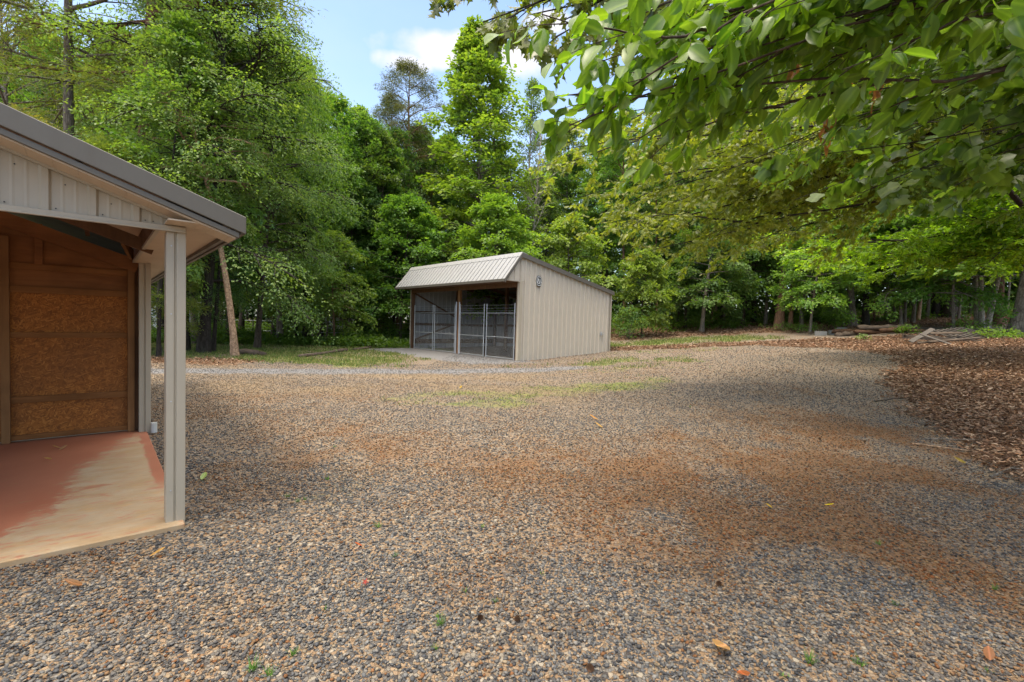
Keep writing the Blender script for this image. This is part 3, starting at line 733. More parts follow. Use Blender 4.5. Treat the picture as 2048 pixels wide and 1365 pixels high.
def leaf_mesh(name, C, A, N, L, W, mat, tmpl=RHOMB, tint=None, curl=None, rng=RNG):
    """one leaf of the outline tmpl for each centre C, pointing along A, its face along N"""
    A = unit(A); Sd = unit(np.cross(N, A)); N2 = np.cross(A, Sd)
    T, FS = tmpl; k = len(T); n = len(C)
    L = np.broadcast_to(L, (n,)); W = np.broadcast_to(W, (n,))
    cu = rng.uniform(-.5, 1.6, n) if curl is None else curl
    zz = T[None, :, 2] * L[:, None] + (-.22 * cu[:, None] * T[None, :, 0] ** 2 * L[:, None] if k > 4 else 0)
    V = C[:, None, :] + A[:, None, :] * (T[None, :, 0] * L[:, None])[..., None] + Sd[:, None, :] * (T[None, :, 1] * W[:, None])[..., None] + N2[:, None, :] * zz[..., None]
    off = np.arange(n)[:, None] * k
    by = {}
    for f in FS: by.setdefault(len(f), []).append(f)
    F = [(off[:, None, :] + np.array(fs)[None]).reshape(-1, kk) for kk, fs in by.items()]
    if tint is None: tint = rng.random(n)
    tt = np.concatenate([np.repeat(tint, len(fs)) for fs in by.values()])
    pa = {'rib': np.tile(np.abs(T[:, 1]), n)} if k > 4 else None
    return npmesh(name, V.reshape(-1, 3), F, mat, False, {'tint': tt}, pa)
def spray(P, D, m, r, rng, flat=.35, droop=.35, ang=(25, 75)):
    """m leaves on each twig P+D: returns centres, leaf axes, leaf normals, one tint seed per leaf"""
    n = len(P); D = unit(D); r = np.broadcast_to(r, (n,))
    Sd = np.cross(D, UP); Sd = np.where(np.linalg.norm(Sd, axis=1)[:, None] < .1, np.array([1.0, 0, 0]), Sd); Sd = unit(Sd); N = np.cross(Sd, D)
    ro = rng.normal(0, .5, n)[:, None]; Sd, N = Sd * np.cos(ro) + N * np.sin(ro), -Sd * np.sin(ro) + N * np.cos(ro)
    a = rng.uniform(-.25, 1, (n, m)); sg = rng.choice([-1, 1], (n, m)); b = sg * rng.uniform(0, .6, (n, m)) * (1.1 - .6 * np.abs(a))
    z = rng.normal(0, flat * .3, (n, m))
    X = lambda q: q[..., None]
    C = P[:, None] + D[:, None] * X(a * r[:, None]) + Sd[:, None] * X(b * r[:, None]) + N[:, None] * X(z * r[:, None]) - UP * X(droop * r[:, None] * np.maximum(a, 0) ** 2)
    t = np.radians(rng.uniform(*ang, (n, m)))
    A = D[:, None] * X(np.cos(t)) + Sd[:, None] * X(np.sin(t) * sg) + N[:, None] * X(rng.normal(0, .25, (n, m))) - UP * X(droop * rng.uniform(.2, 1.2, (n, m)))
    Nn = N[:, None] + rng.normal(0, .38, (n, m, 3))
    ti = np.clip(rng.normal(.45, .16, (n, 1)) + rng.normal(0, .16, (n, m)), 0, 1)
    return C.reshape(-1, 3), A.reshape(-1, 3), Nn.reshape(-1, 3), ti.ravel()
GROW_RK = [1.0]
def grow(name, seed, H, hb, prof, nL, r0, up=(60, 5), droop=.25, subs=6, per=3, m=14, sr=.55, L=.17, W=.10, flat=.35, sdroop=.35, lean=0.0, wig=.25, mat=None, bark=None, sub_len=.45, tips=.55, stems=1, gaps=.0, top=1.0):
    """a tree as two meshes: trunk with limbs, and crown"""
    rng = np.random.default_rng(seed)
    tb = Tubes(); SP, SD, SR = [], [], []
    tn = 12
    for st in range(stems):
        t = np.linspace(0, 1, tn); ph = rng.uniform(0, 6.28, 2)
        az0 = st / max(stems, 1) * 2 * pi + rng.uniform(0, .6)
        sp = (0.0 if stems == 1 else .07 + .05 * rng.random()) * H
        tx = wig * np.sin(t * 3.1 + ph[0]) - wig * sin(ph[0]) + lean * H * t ** 1.2 + cos(az0) * sp * t ** .8
        ty = wig * np.sin(t * 2.6 + ph[1]) - wig * sin(ph[1]) + sin(az0) * sp * t ** .8
        if stems > 1: tx = tx + cos(az0) * .16; ty = ty + sin(az0) * .16
        Hs = H * (1 if st == 0 else rng.uniform(.8, 1))
        TP = np.stack([tx, ty, -.25 + t * (Hs + .25)], 1)
        rr = GROW_RK[0] * r0 * (1 - t * .93) ** .8 * (1 + .45 * np.exp(-t * Hs / .35))
        tb.add(TP, rr, 9)
        for i in range(nL // stems):
            f = ((i + rng.random()) / (nL // stems)) ** .9
            h = hb + (Hs * top - hb) * f
            tt = (h + .25) / (Hs + .25)
            O = np.array([np.interp(tt, t, TP[:, q]) for q in range(3)])
            R = float(np.interp(f, *zip(*prof))) * rng.uniform(.65, 1.12)
            if R < .15 or rng.random() < gaps: continue
            az = i * 2.399 + rng.normal(0, .35) + st; el = radians(np.interp(f, [0, 1], [up[1], up[0]]) + rng.normal(0, 9))
            dr = np.array([cos(az) * cos(el), sin(az) * cos(el), sin(el)])
            s = np.linspace(0, 1, 7)
            per_ = np.array([-dr[1], dr[0], 0]); wv = rng.normal(0, .09) * R
            LP = O + dr * (s * R)[:, None] + per_ * (wv * np.sin(s * 4))[:, None] - UP * (droop * R * s ** 2)[:, None]
            rb = min(r0 * .42, .018 * R + .012) * (1 - .45 * f)
            tb.add(LP, rb * (1 - .85 * s) + .004, 5)
            T_ = np.gradient(LP, axis=0)
            for j in range(subs):
                sj = .28 + .68 * (j + rng.random()) / subs
                q = np.array([np.interp(sj, s, LP[:, c]) for c in range(3)]); td = unit(np.array([np.interp(sj, s, T_[:, c]) for c in range(3)]))
                sg = 1 if j % 2 else -1; an = radians(rng.uniform(30, 65)) * sg
                sd = td * cos(an) + unit(np.cross(td, UP)) * sin(an) + UP * rng.normal(.05, .2); sd = unit(sd)
                sl = sub_len * R * (1.15 - .75 * sj) * rng.uniform(.7, 1.2)
                e = q + sd * sl - UP * droop * sl * .7
                if sl > .35: tb.add(np.array([q, (q + e) / 2 + UP * sl * .05, e]), np.array([rb * .4 + .003, rb * .25 + .003, .003]), 3)
                for k in range(per):
                    u = (k + .6 + .4 * rng.random()) / per
                    SP.append(q + (e - q) * u + rng.normal(0, .12 * sr, 3)); SD.append(sd + rng.normal(0, .35, 3) - UP * droop * u); SR.append(sr * rng.uniform(.7, 1.25))
            for k in range(int(2 + tips * 4)):
                u = rng.uniform(.5, 1)
                SP.append(np.array([np.interp(u, s, LP[:, c]) for c in range(3)]) + rng.normal(0, .12 * sr, 3)); SD.append(dr + rng.normal(0, .4, 3) - UP * droop); SR.append(sr * rng.uniform(.7, 1.2))
        if m:
            for k in range(10):
                SP.append(TP[-1] + rng.normal(0, .25, 3) - UP * rng.uniform(0, .8)); SD.append(rng.normal(0, .6, 3) + UP * .8); SR.append(sr)
    tm = npmesh(name + '_trunk', *tb.arr(), bark or BARK, True)
    if not m: return tm, None
    C, A, N, ti = spray(np.array(SP), np.array(SD), m, np.array(SR), rng, flat, sdroop)
    Ls = L * rng.uniform(.7, 1.3, len(C))
    return tm, leaf_mesh(name + '_crown', C, A, N, Ls, Ls * W / L, mat or LEAF, RHOMB, ti, rng=rng)
ROUND = [(0, .55), (.25, .95), (.55, 1), (.8, .72), (1, .25)]
def sc(pr, k): return [(a, b * k) for a, b in pr]
PROTO = {}
def proto(key, fn):
    if key not in PROTO: PROTO[key] = fn()
    return PROTO[key]
KINDS = {
    'poplar': lambda: grow('poplar', 11, 24, 3.5, [(0, 3.0), (.15, 3.9), (.4, 4.2), (.58, 3.7), (.7, 2.7), (.78, 2.6), (.91, 1.7), (1, .7)], 110, .24, (65, 12), .2, 6, 3, 15, .62, .21, .15, .5, .4),
    'pine': lambda: grow('pine', 12, 23, 9.5, [(0, 2.6), (.2, 4.4), (.5, 4.0), (.8, 2.5), (1, .9)], 44, .23, (38, -5), .1, 7, 4, 22, .55, .22, .034, .7, .1, gaps=.08, wig=.35, tips=.3),
    'elm_a': lambda: grow('elm', 13, 15.5, 2.6, [(0, 3.6), (.25, 4.8), (.6, 4.6), (.85, 3.2), (1, 1.2)], 62, .17, (70, 15), .42, 9, 4, 24, .66, .092, .05, .2, .65),
    'elm_b': lambda: grow('elm', 14, 14, 2.2, [(0, 3.0), (.3, 4.4), (.6, 4.0), (.85, 2.8), (1, 1.0)], 54, .13, (68, 10), .5, 9, 4, 24, .66, .092, .048, .2, .7),
    'willow_oak': lambda: grow('willow_oak', 15, 17, 4.0, [(0, 3.0), (.3, 3.9), (.7, 3.4), (1, 1.0)], 60, .17, (65, 10), .1, 7, 3, 19, .55, .14, .034, .6, .15, gaps=.1),
    'willow_low': lambda: grow('willow_oak', 16, 8.5, 1.5, [(0, 1.8), (.4, 2.7), (.7, 2.5), (1, .8)], 42, .09, (60, 10), .15, 7, 4, 20, .5, .15, .03, .6, .2),
    'maple_a': lambda: grow('maple', 17, 18, 4.5, sc(ROUND, 3.9), 66, .17, (70, 5), .16, 6, 3, 15, .62, .18, .13, .4, .35),
    'maple_b': lambda: grow('maple', 18, 17, 3.2, [(0, 2.6), (.2, 3.8), (.45, 3.0), (.7, 3.3), (.9, 1.8), (1, .5)], 66, .15, (70, 0), .2, 6, 3, 15, .6, .17, .125, .35, .35, gaps=.06),
    'maple_c': lambda: grow('maple', 19, 19, 6.0, [(0, 1.8), (.3, 3.1), (.6, 3.6), (.85, 2.2), (1, .6)], 56, .19, (72, 8), .15, 6, 3, 15, .62, .18, .13, .45, .3, gaps=.08),
    'pole': lambda: grow('pole_tree', 20, 17, 7.5, [(0, 1.2), (.4, 2.3), (.7, 2.3), (1, .6)], 40, .12, (70, 5), .15, 5, 3, 14, .58, .18, .12, .4, .35, gaps=.1),
    'pole_b': lambda: grow('pole_tree', 21, 15, 4.5, [(0, 1.5), (.3, 2.6), (.7, 2.0), (1, .5)], 40, .085, (65, -5), .2, 5, 3, 14, .58, .17, .12, .35, .4, gaps=.15, wig=.4),
    'layered': lambda: grow('layered_tree', 22, 9.0, 2.2, [(0, 3.3), (.3, 3.6), (.6, 3.0), (.85, 1.9), (1, .7)], 44, .10, (45, -4), .14, 8, 4, 15, .55, .16, .115, .18, .3),
    'small': lambda: grow('small_tree', 23, 5.6, 1.3, [(0, 1.6), (.3, 2.2), (.65, 1.9), (1, .5)], 36, .06, (50, -5), .18, 7, 3, 14, .45, .15, .11, .22, .35),
    'small_b': lambda: grow('small_tree', 24, 6.8, 1.9, [(0, 2.2), (.35, 2.6), (.7, 1.8), (1, .5)], 38, .065, (45, -12), .25, 7, 3, 14, .48, .15, .10, .22, .5, wig=.3, gaps=.08),
    'sapling': lambda: grow('sapling', 25, 3.4, .5, [(0, .7), (.4, 1.0), (1, .3)], 22, .022, (55, 5), .2, 5, 2, 12, .35, .14, .095, .3, .4, wig=.15),
    'multi': lambda: grow('multi_stem', 26, 11, 3.6, [(0, 1.6), (.4, 2.7), (.8, 2.2), (1, .6)], 60, .10, (60, 5), .2, 6, 3, 14, .55, .15, .10, .3, .4, stems=4, bark=BARKS, wig=.18),
    'bare': lambda: grow('bare_tree', 27, 17, 6.5, [(0, 2.0), (.4, 3.0), (.8, 1.8), (1, .6)], 30, .14, (70, 35), -.1, 7, 0, 0, .5, bark=BARKS, sub_len=.6),
    'thin_top': lambda: grow('thin_top', 28, 22, 6.0, [(0, 1.5), (.3, 2.6), (.6, 1.9), (.9, 1.1), (1, .4)], 54, .15, (70, 25), .05, 5, 3, 12, .5, .15, .10, .6, .2, gaps=.1),
    'leaning': lambda: grow('leaning_tree', 29, 12, 5.2, [(0, 1.6), (.4, 2.8), (.8, 2.2), (1, .8)], 34, .135, (65, 10), .3, 7, 4, 24, .58, .088, .05, .25, .55, lean=-.19, bark=BARKS, wig=.34),
}
# leaf and bark colours
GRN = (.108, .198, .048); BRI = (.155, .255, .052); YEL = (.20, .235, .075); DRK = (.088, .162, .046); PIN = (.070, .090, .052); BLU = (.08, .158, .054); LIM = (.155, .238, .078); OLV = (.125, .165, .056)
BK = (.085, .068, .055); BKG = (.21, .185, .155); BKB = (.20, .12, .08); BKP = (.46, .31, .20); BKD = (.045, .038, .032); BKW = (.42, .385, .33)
BY_KIND = {'poplar': 'tall tree', 'pine': 'pine tree'}
def tree(kind, px, d, label, s=1.0, rz=None, leaf=GRN, bark=BK, cat='tree', group=None, name=None, lean=(0, 0), thick=1.0, loc=None, tk=1.0):
    tm, cmsh = proto(kind, KINDS[kind])
    if tk != 1.0:
        def fat():
            GROW_RK[0] = tk; r_ = KINDS[kind](); GROW_RK[0] = 1.0
            if r_[1] is not None: bpy.data.meshes.remove(r_[1])
            return r_
        tm = proto((kind, tk), fat)[0]
    p = base(px, d) if loc is None else np.array([loc[0], loc[1], float(ter(*loc))])
    r = tree.rng
    rz = r.uniform(0, 6.28) if rz is None else rz
    o = empty(name or 'tree', p, rz)
    if lean != (0, 0):
        o.rotation_mode = 'XYZ'
        M = Matrix.Rotation(radians(lean[0]), 4, 'Y') @ Matrix.Rotation(radians(lean[1]), 4, 'X') @ Matrix.Rotation(rz, 4, 'Z')
        o.rotation_euler = M.to_euler()
    o.scale = (s * thick, s * thick, s)
    tag(o, label, cat, group)
    t = link('trunk', tm, o, bark)
    if cmsh is not None:
        j = r.normal(1, .06, 3)
        link('crown', cmsh, o, tuple(np.array(leaf) * j))
    return o
tree.rng = np.random.default_rng(99)
T = tree
# --- behind the shed and towards the porch
T('poplar', 949, 38, 'tallest bright green tree, a tower of leaves behind the shed', leaf=(.16, .255, .05), bark=BKG, rz=.4, thick=1.35)
T('pine', 826, 41, 'dark sparse pine topping out beneath the long cloud', leaf=PIN, bark=BKB, name='pine_tree', rz=1.0)
T('pine', 772, 44, 'dull dark pine beside the taller sparse pine, its crown rounder', .92, leaf=PIN, bark=BKB, name='pine_tree', rz=2.5)
T('maple_a', 722, 45, 'pale green round-topped tree beyond the dull dark pine', 1.12, leaf=LIM, bark=BKG)
T('maple_c', 640, 39, 'tall leafy tree at the low dip of the skyline between porch and pines', 1.0, leaf=BRI)
T('layered', 972, 32.5, 'bright spreading tree directly behind the shed roof, under the tallest tree', 1.05, leaf=BRI, rz=2.2)
T('layered', 800, 33.5, 'broad mid green tree behind the yard lamp with layered boughs', 1.06, leaf=GRN)
T('maple_b', 880, 40, 'dense deep green tree between the sparse pine and the tallest tree', .72, leaf=BLU)
T('thin_top', 1046, 43, 'slender pale tree with thin silvery top beyond the bare grey tree', 1.0, leaf=(.12, .17, .06), bark=BKW)
T('bare', 1052, 37.5, 'bare grey tree without leaves standing behind the shed ridge', .98, leaf=GRN, bark=BKW, rz=.7)
T('bare', 1016, 39, 'thinner leafless grey tree next to the bare grey tree', .88, bark=BKG, rz=3.4)
T('maple_c', 1130, 46, 'yellowish green tree beyond the leafless trees, half hidden by the oak bough', 1.0, leaf=YEL, bark=BKG)
T('maple_a', 1210, 43, 'tall deep green tree behind the low end of the shed roof', .92, leaf=GRN)
T('maple_b', 1085, 41, 'dark leafy tree filling the gap behind the bare grey tree', .68, leaf=DRK)
T('small_b', 1150, 33, 'small bright maple leaning out behind the shed side wall', 1.2, leaf=BRI)
T('maple_a', 860, 48, 'high pale tree between the two pines and the tallest tree', 1.0, leaf=LIM)
# --- trees along the grass between porch and shed
T('pole_b', 316, 17.4, 'slim dark tree seen through the gap between the two porch posts', .8, leaf=GRN, bark=BKD)
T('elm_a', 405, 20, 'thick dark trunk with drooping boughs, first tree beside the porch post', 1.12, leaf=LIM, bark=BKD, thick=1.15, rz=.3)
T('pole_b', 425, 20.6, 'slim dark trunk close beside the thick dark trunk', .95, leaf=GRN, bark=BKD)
T('leaning', 470, 19, 'leaning pale trunk with flaking bark at the edge of the grass', 1.0, leaf=LIM, bark=BKP, rz=0.0)
T('elm_b', 513, 23.7, 'dark trunk just past the rotten log, with feathery drooping sprays', 1.08, leaf=LIM, bark=BK, rz=1.2)
T('elm_a', 560, 29, 'tall feathery tree rising above the dark trunk past the rotten log', 1.1, leaf=LIM, bark=BKG, rz=2.4)
T('maple_a', 610, 30.4, 'stout dark trunk behind the end of the fallen pole', .92, leaf=GRN, bark=BKD, tk=1.2)
T('pole', 592, 30, 'thin straight dark trunk next to the stout dark trunk', .92, leaf=GRN, bark=BKD)
T('pole_b', 636, 30.5, 'thin brown trunk between the stout dark trunk and the forked small tree', .9, leaf=GRN, bark=BK)
T('small_b', 668, 29, 'small forked tree with a flat leafy top behind the fallen pole', .95, leaf=BRI, bark=BKB, name='small_tree', rz=.9)
T('pole', 704, 34, 'grey trunk bending over beside the small forked tree', 1.0, leaf=GRN, bark=BKG, lean=(-5, 0))
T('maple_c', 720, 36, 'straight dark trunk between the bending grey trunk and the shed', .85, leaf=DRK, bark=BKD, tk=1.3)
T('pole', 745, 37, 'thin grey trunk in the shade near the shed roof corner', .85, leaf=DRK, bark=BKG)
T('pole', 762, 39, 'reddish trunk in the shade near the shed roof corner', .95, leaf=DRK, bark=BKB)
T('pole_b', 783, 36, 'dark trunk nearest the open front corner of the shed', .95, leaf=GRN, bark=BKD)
T('small', 742, 33.5, 'low leafy tree beside the shed front, above the grass edge', .9, leaf=GRN, name='small_tree')
T('small', 575, 32, 'low bright tree behind the wire fence near the pale house', .9, leaf=BRI, name='small_tree')
T('maple_b', 545, 35, 'tall full tree behind the feathery trees', 1.05, leaf=GRN)
T('maple_c', 480, 33, 'tall bright tree behind the leaning pale trunk', 1.0, leaf=BRI)
T('maple_a', 690, 43, 'mid green tree behind the bending grey trunk', .82, leaf=GRN)
# --- trees standing over the porch roof
T('pine', 150, 22, 'straight grey pine trunk rising above the porch roof', 1.15, leaf=OLV, bark=BKG, name='pine_tree', thick=1.0)
T('pine', 258, 21, 'thick brown trunk rising above the middle of the porch roof', 1.2, leaf=OLV, bark=BKB, name='pine_tree', thick=1.25)
T('willow_oak', 40, 27, 'fine-leaved oak over the high end of the porch roof', 1.15, leaf=OLV, bark=BKG)
T('willow_oak', 100, 31, 'fine-leaved oak between the high roof end and the grey pine trunk', 1.1, leaf=GRN, bark=BKG)
T('willow_oak', 215, 30, 'fine-leaved oak between the grey pine trunk and the thick brown trunk', 1.0, leaf=OLV, bark=BK)
T('willow_oak', 325, 27, 'slim dark tree just past the thick brown trunk, with fine leaves', 1.0, leaf=LIM, bark=BKD)
T('elm_a', 390, 26, 'light green feathery tree above the low end of the porch roof', 1.15, leaf=LIM, bark=BKG)
T('elm_b', 455, 27, 'airy feathery tree with the highest sprays beside the open sky', 1.22, leaf=LIM, bark=BK)
T('willow_low', 65, 18, 'low yellow green willow-leaved tree just over the high roof edge', .95, leaf=YEL, bark=BKG)
T('willow_low', 225, 17, 'yellow green willow-leaved tree peeping over the middle of the roof edge', .82, leaf=YEL, bark=BKG)
T('willow_low', 320, 18.5, 'yellow green willow-leaved tree over the lower part of the roof edge', .72, leaf=YEL, bark=BKG)
T('maple_b', 190, 36, 'glowing green tree behind the grey pine trunk', .62, leaf=BRI)
T('maple_a', 10, 38, 'dense green tree behind the fine-leaved oaks at the high roof end', .7, leaf=GRN)
T('maple_a', 300, 36, 'dense green tree behind the thick brown trunk', .62, leaf=GRN)
T('elm_b', 375, 21, 'dark bushy tree just above the low end of the roof', .72, leaf=BLU, bark=BKD)
# --- the wood to the far side of the shed
T('pole', 1247, 38.5, 'reddish straight trunk close behind the shed end', 1.0, leaf=GRN, bark=BKB)
T('small', 1283, 31.5, 'small bright maple beside the shed end wall', .95, leaf=BRI, name='small_tree')
T('pole_b', 1330, 38, 'thin dark pole in the shade past the small bright maple', 1.0, leaf=GRN, bark=BKD)
T('layered', 1402, 32.9, 'grey trunk standing alone in the leaf-strewn grass', .92, leaf=GRN, bark=BKG, rz=1.9, tk=1.6)
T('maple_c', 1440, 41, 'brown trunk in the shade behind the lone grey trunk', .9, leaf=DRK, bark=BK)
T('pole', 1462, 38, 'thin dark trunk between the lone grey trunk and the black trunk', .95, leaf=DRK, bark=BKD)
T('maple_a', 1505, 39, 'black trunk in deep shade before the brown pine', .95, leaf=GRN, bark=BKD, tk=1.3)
T('pine', 1555, 32.8, 'straight brown pine with plated bark at the edge of the leaves', .95, leaf=PIN, bark=BKB, name='pine_tree', tk=1.2)
T('pole_b', 1578, 32.5, 'crooked brown trunk touching the plated pine', .95, leaf=GRN, bark=BKB, tk=1.7)
T('pole_b', 1601, 33, 'forked grey brown trunk just past the crooked one', .9, leaf=GRN, bark=BKG, tk=1.5)
T('layered', 1618, 29.5, 'bright layered maple above the concrete blocks', .8, leaf=BRI, bark=BKG, rz=1.6)
T('sapling', 1665, 31, 'thin sapling behind the concrete blocks', .8, leaf=GRN, bark=BKG, name='sapling')
T('maple_b', 1703, 31.8, 'leaning grey brown trunk behind the old timbers', .85, leaf=GRN, bark=BKG, lean=(-7, 0), rz=1.0, tk=1.9)
T('maple_a', 1728, 32.2, 'black trunk next to the leaning grey brown trunk', .85, leaf=GRN, bark=BKD, tk=1.4)
T('pole', 1806, 33, 'thin twin-looking pole behind the end of the old timbers', .75, leaf=GRN, bark=BKG)
T('pole_b', 1832, 35, 'slender pale tan trunk between the timbers and the pallets', .9, leaf=GRN, bark=BKP, tk=1.5)
T('maple_c', 1868, 37, 'dark trunk behind the cross of grey boards', 1.0, leaf=GRN, bark=BKD, tk=1.4)
T('maple_c', 1893, 36.4, 'massive dark brown trunk behind the pallets', 1.0, leaf=GRN, bark=BK, thick=1.35, tk=1.5)
T('multi', 1962, 28.6, 'clump of pale grey stems growing together behind the pallets', 1.0, leaf=BRI, bark=BKW, tk=1.5)
T('maple_a', 1992, 30, 'brown trunk behind the clump of pale stems', .9, leaf=GRN, bark=BKB, tk=1.4)
T('maple_b', 2034, 24.9, 'stout grey trunk with wide base, last tree past the pallets', .95, leaf=BRI, bark=BKG, thick=2.0, rz=2.0, tk=1.35)
T('layered', 1800, 30, 'spreading fresh green tree over the old timbers', .95, leaf=BRI, bark=BKG)
T('layered', 1905, 27.5, 'spreading fresh green tree over the pallets', .88, leaf=GRN, bark=BKG)
T('small_b', 1480, 35, 'low spreading tree in the shade before the black trunk', 1.15, leaf=GRN, name='small_tree')
T('small', 1355, 36, 'low bushy tree behind the lone grey trunk', 1.1, leaf=BLU, name='small_tree')
T('maple_b', 1340, 44, 'tall green tree rising over the small bright maple', 1.0, leaf=GRN)
T('maple_a', 1600, 42, 'tall green tree high over the plated pine', 1.0, leaf=GRN)
# --- slim poles standing in the shade at the wood's edge, alike
sp = np.random.default_rng(15)
for px in (1262, 1312, 1368, 1421, 1447, 1483, 1528, 1620, 1650, 1684, 1745, 1768, 1786, 1822, 1850, 1912, 1935, 2010, 556, 624, 652, 690, 733, 756, 772, 795):
    T(str(sp.choice(['pole', 'pole_b'])), px, sp.uniform(33, 38.5), 'slim straight pole of a tree standing in the shade at the edge of the wood', sp.uniform(.7, .95), leaf=[GRN, DRK, BLU][sp.integers(0, 3)], bark=[BK, BKG, BKB][sp.integers(0, 3)], group='slim poles at the edge of the wood')
# --- the ranks behind: trees nothing tells apart
gl = 'tall green tree deep in the wood, mostly hidden behind the front rows of trees'
rk = np.random.default_rng(5)
for row, (d, step) in enumerate(((44, 66), (52, 58), (60, 62))):
    px = -130 + row * 25
    while px < 2230:
        dd = d + rk.uniform(-3, 3)
        top = np.interp(px, [0, 480, 620, 760, 1000, 1200, 1500, 2200], [-60, 40, 240, 260, 300, 300, 120, 60]) + rk.uniform(0, 70)
        kind = rk.choice(['maple_a', 'maple_b', 'maple_c', 'pole', 'pole_b'])
        b = base(px, dd); Hn = (648 + .0288 * (px - 1024) - top) / FOC * dd + HC - b[2]
        H0 = {'maple_a': 18, 'maple_b': 17, 'maple_c': 19, 'pole': 17, 'pole_b': 15}[kind]
        k = np.clip(Hn / H0, .55, 1.5)
        T(str(kind), px, dd, gl, float(k), leaf=[GRN, DRK, BLU, BRI][rk.integers(0, 4)], bark=[BK, BKD, BKG][rk.integers(0, 3)], group='trees standing deep in the wood')
        px += step * rk.uniform(.75, 1.3)
#--PLACED
# ------------------------------------------------------------------ near trees whose boughs hang into the picture
def bez(O, M, E_, n=10):
    t = np.linspace(0, 1, n)[:, None]
    return (1 - t) ** 2 * O + 2 * t * (1 - t) * M + t ** 2 * E_
def bough_tree(name, label, spot, H, r0, limbs, twig_n, twig_l, leaf_n, L, W, tmpl, leafcol, barkcol, seed, hang=.5, mat=None, start=.3, stray=.35, extra=None, sub2=0, rb_k=1.0, face=.5, split=(28, 70)):
    """a tree standing at spot with a trunk of height H; limbs = [(height on trunk, tip point, arch)]"""
    rng = np.random.default_rng(seed)
    g = np.array([spot[0], spot[1], float(ter(*spot))])
    root = empty(name, g)
    tag(root, label, 'tree')
    tb = Tubes(); t = np.linspace(0, 1, 12)
    TP = np.stack([.25 * np.sin(t * 3), .2 * np.sin(t * 2.2 + 1) - .2 * sin(1), -.3 + t * (H + .3)], 1)
    tb.add(TP + g, r0 * (1 - t * .8) * (1 + .4 * np.exp(-t * H / .4)), 10)
    C, A, N, TI = [], [], [], []
    def leaves_on(P, n, dirn, l):
        for k in range(n):
            u = (k + rng.random()) / n
            q = P[0] * (1 - u) + P[1] * u
            sg = 1 if k % 2 else -1
            sd = unit(np.cross(dirn, UP) + 1e-6) * sg
            a = unit(dirn * rng.uniform(.3, 1.0) + sd * rng.uniform(.3, 1.1) - UP * hang * rng.uniform(.3, 1.6) + rng.normal(0, .2, 3))
            C.append(q + rng.normal(0, .012, 3)); A.append(a); N.append(UP * face + rng.normal(0, .55, 3)); TI.append(np.clip(rng.normal(.5, .25), 0, 1))
    def limb(O, M, E_, rb, dens=1.0, fork=True):
        P = bez(O, M, E_, 12); n = len(P); lim = np.linalg.norm(E_ - O)
        P = P + np.cumsum(rng.normal(0, .034 * lim, (n, 3)) * np.array([1, 1, .6]), 0) * np.linspace(0, 1, n)[:, None] * np.linspace(1, 0, n)[:, None] * 2
        s = np.linspace(0, 1, n)
        tb.add(P, rb * (1 - .9 * s) + .0012, 6)
        Tn = np.gradient(P, axis=0)
        if fork:
            for sf in (rng.uniform(.4, .55), rng.uniform(.55, .8)):
                q = np.array([np.interp(sf, s, P[:, c]) for c in range(3)]); td = unit(np.array([np.interp(sf, s, Tn[:, c]) for c in range(3)]))
                h = unit(np.cross(td, UP)) * rng.choice([-1, 1]); fl = lim * rng.uniform(.18, .3); fe = q + (td * .85 + h * rng.uniform(.3, .7) + UP * rng.normal(0, .12)) * fl
                limb(q, (q + fe) / 2 + UP * .04 * fl, fe, rb * .5, dens * .38, False)
        nt = max(3, int(twig_n * dens))
        for j in range(nt):
            sj = start + (1 - start) * (j + rng.random()) / nt
            q = np.array([np.interp(sj, s, P[:, c]) for c in range(3)]); td = unit(np.array([np.interp(sj, s, Tn[:, c]) for c in range(3)]))
            sg = 1 if j % 2 else -1; an = radians(rng.uniform(*split)) * sg
            h = unit(np.cross(td, UP))
            dr = unit(td * cos(an) + h * sin(an) + UP * rng.normal(-.05, stray))
            tl = twig_l * (1.2 - .6 * sj) * rng.uniform(.6, 1.25)
            e = q + dr * tl - UP * hang * .25 * tl
            tb.add(np.array([q, (q + e) / 2 + UP * .04 * tl, e]), np.array([.006 + .003 * twig_l, .004 + .001 * twig_l, .0025]) * rb_k, 4)
            leaves_on((q + (e - q) * .25, e), leaf_n, dr, tl)
            for k in range(sub2):
                u = rng.uniform(.25, .9); q2 = q + (e - q) * u; d2 = unit(dr + rng.normal(0, .55, 3) + h * (-1 if k % 2 else 1) * .6)
                e2 = q2 + d2 * tl * .5 - UP * hang * .1 * tl
                tb.add(np.array([q2, e2]), np.array([.004, .002]) * rb_k, 3)
                leaves_on((q2, e2), leaf_n, d2, tl * .5)
    for hz, tip, arch in limbs:
        hz += rng.uniform(-.07, .07) * H; arch *= rng.uniform(.4, 1.6)
        O = g + np.array([np.interp((hz + .3) / (H + .3), t, TP[:, c]) for c in range(3)])
        tip = np.array(tip, float)
        M = (O + tip) / 2 + UP * arch
        limb(O, M, tip, min(r0 * .45, (.0062 * np.linalg.norm(tip - O) + .004) * rb_k))
    for P in (extra or []):
        P = np.array(P, float); tb.add(P, np.linspace(.085, .03, len(P)) * rb_k, 7)
    V, F = tb.arr()
    link('trunk', npmesh(name + '_trunk', V - g, F, BARK, True), root, barkcol)
    C = np.array(C); Ls = L * rng.uniform(.65, 1.25, len(C))
    link('crown', leaf_mesh(name + '_leaves', C - g, np.array(A), np.array(N), Ls, Ls * W / L, mat or LEAFN, tmpl, np.array(TI), rng=rng), root, leafcol)
    return root
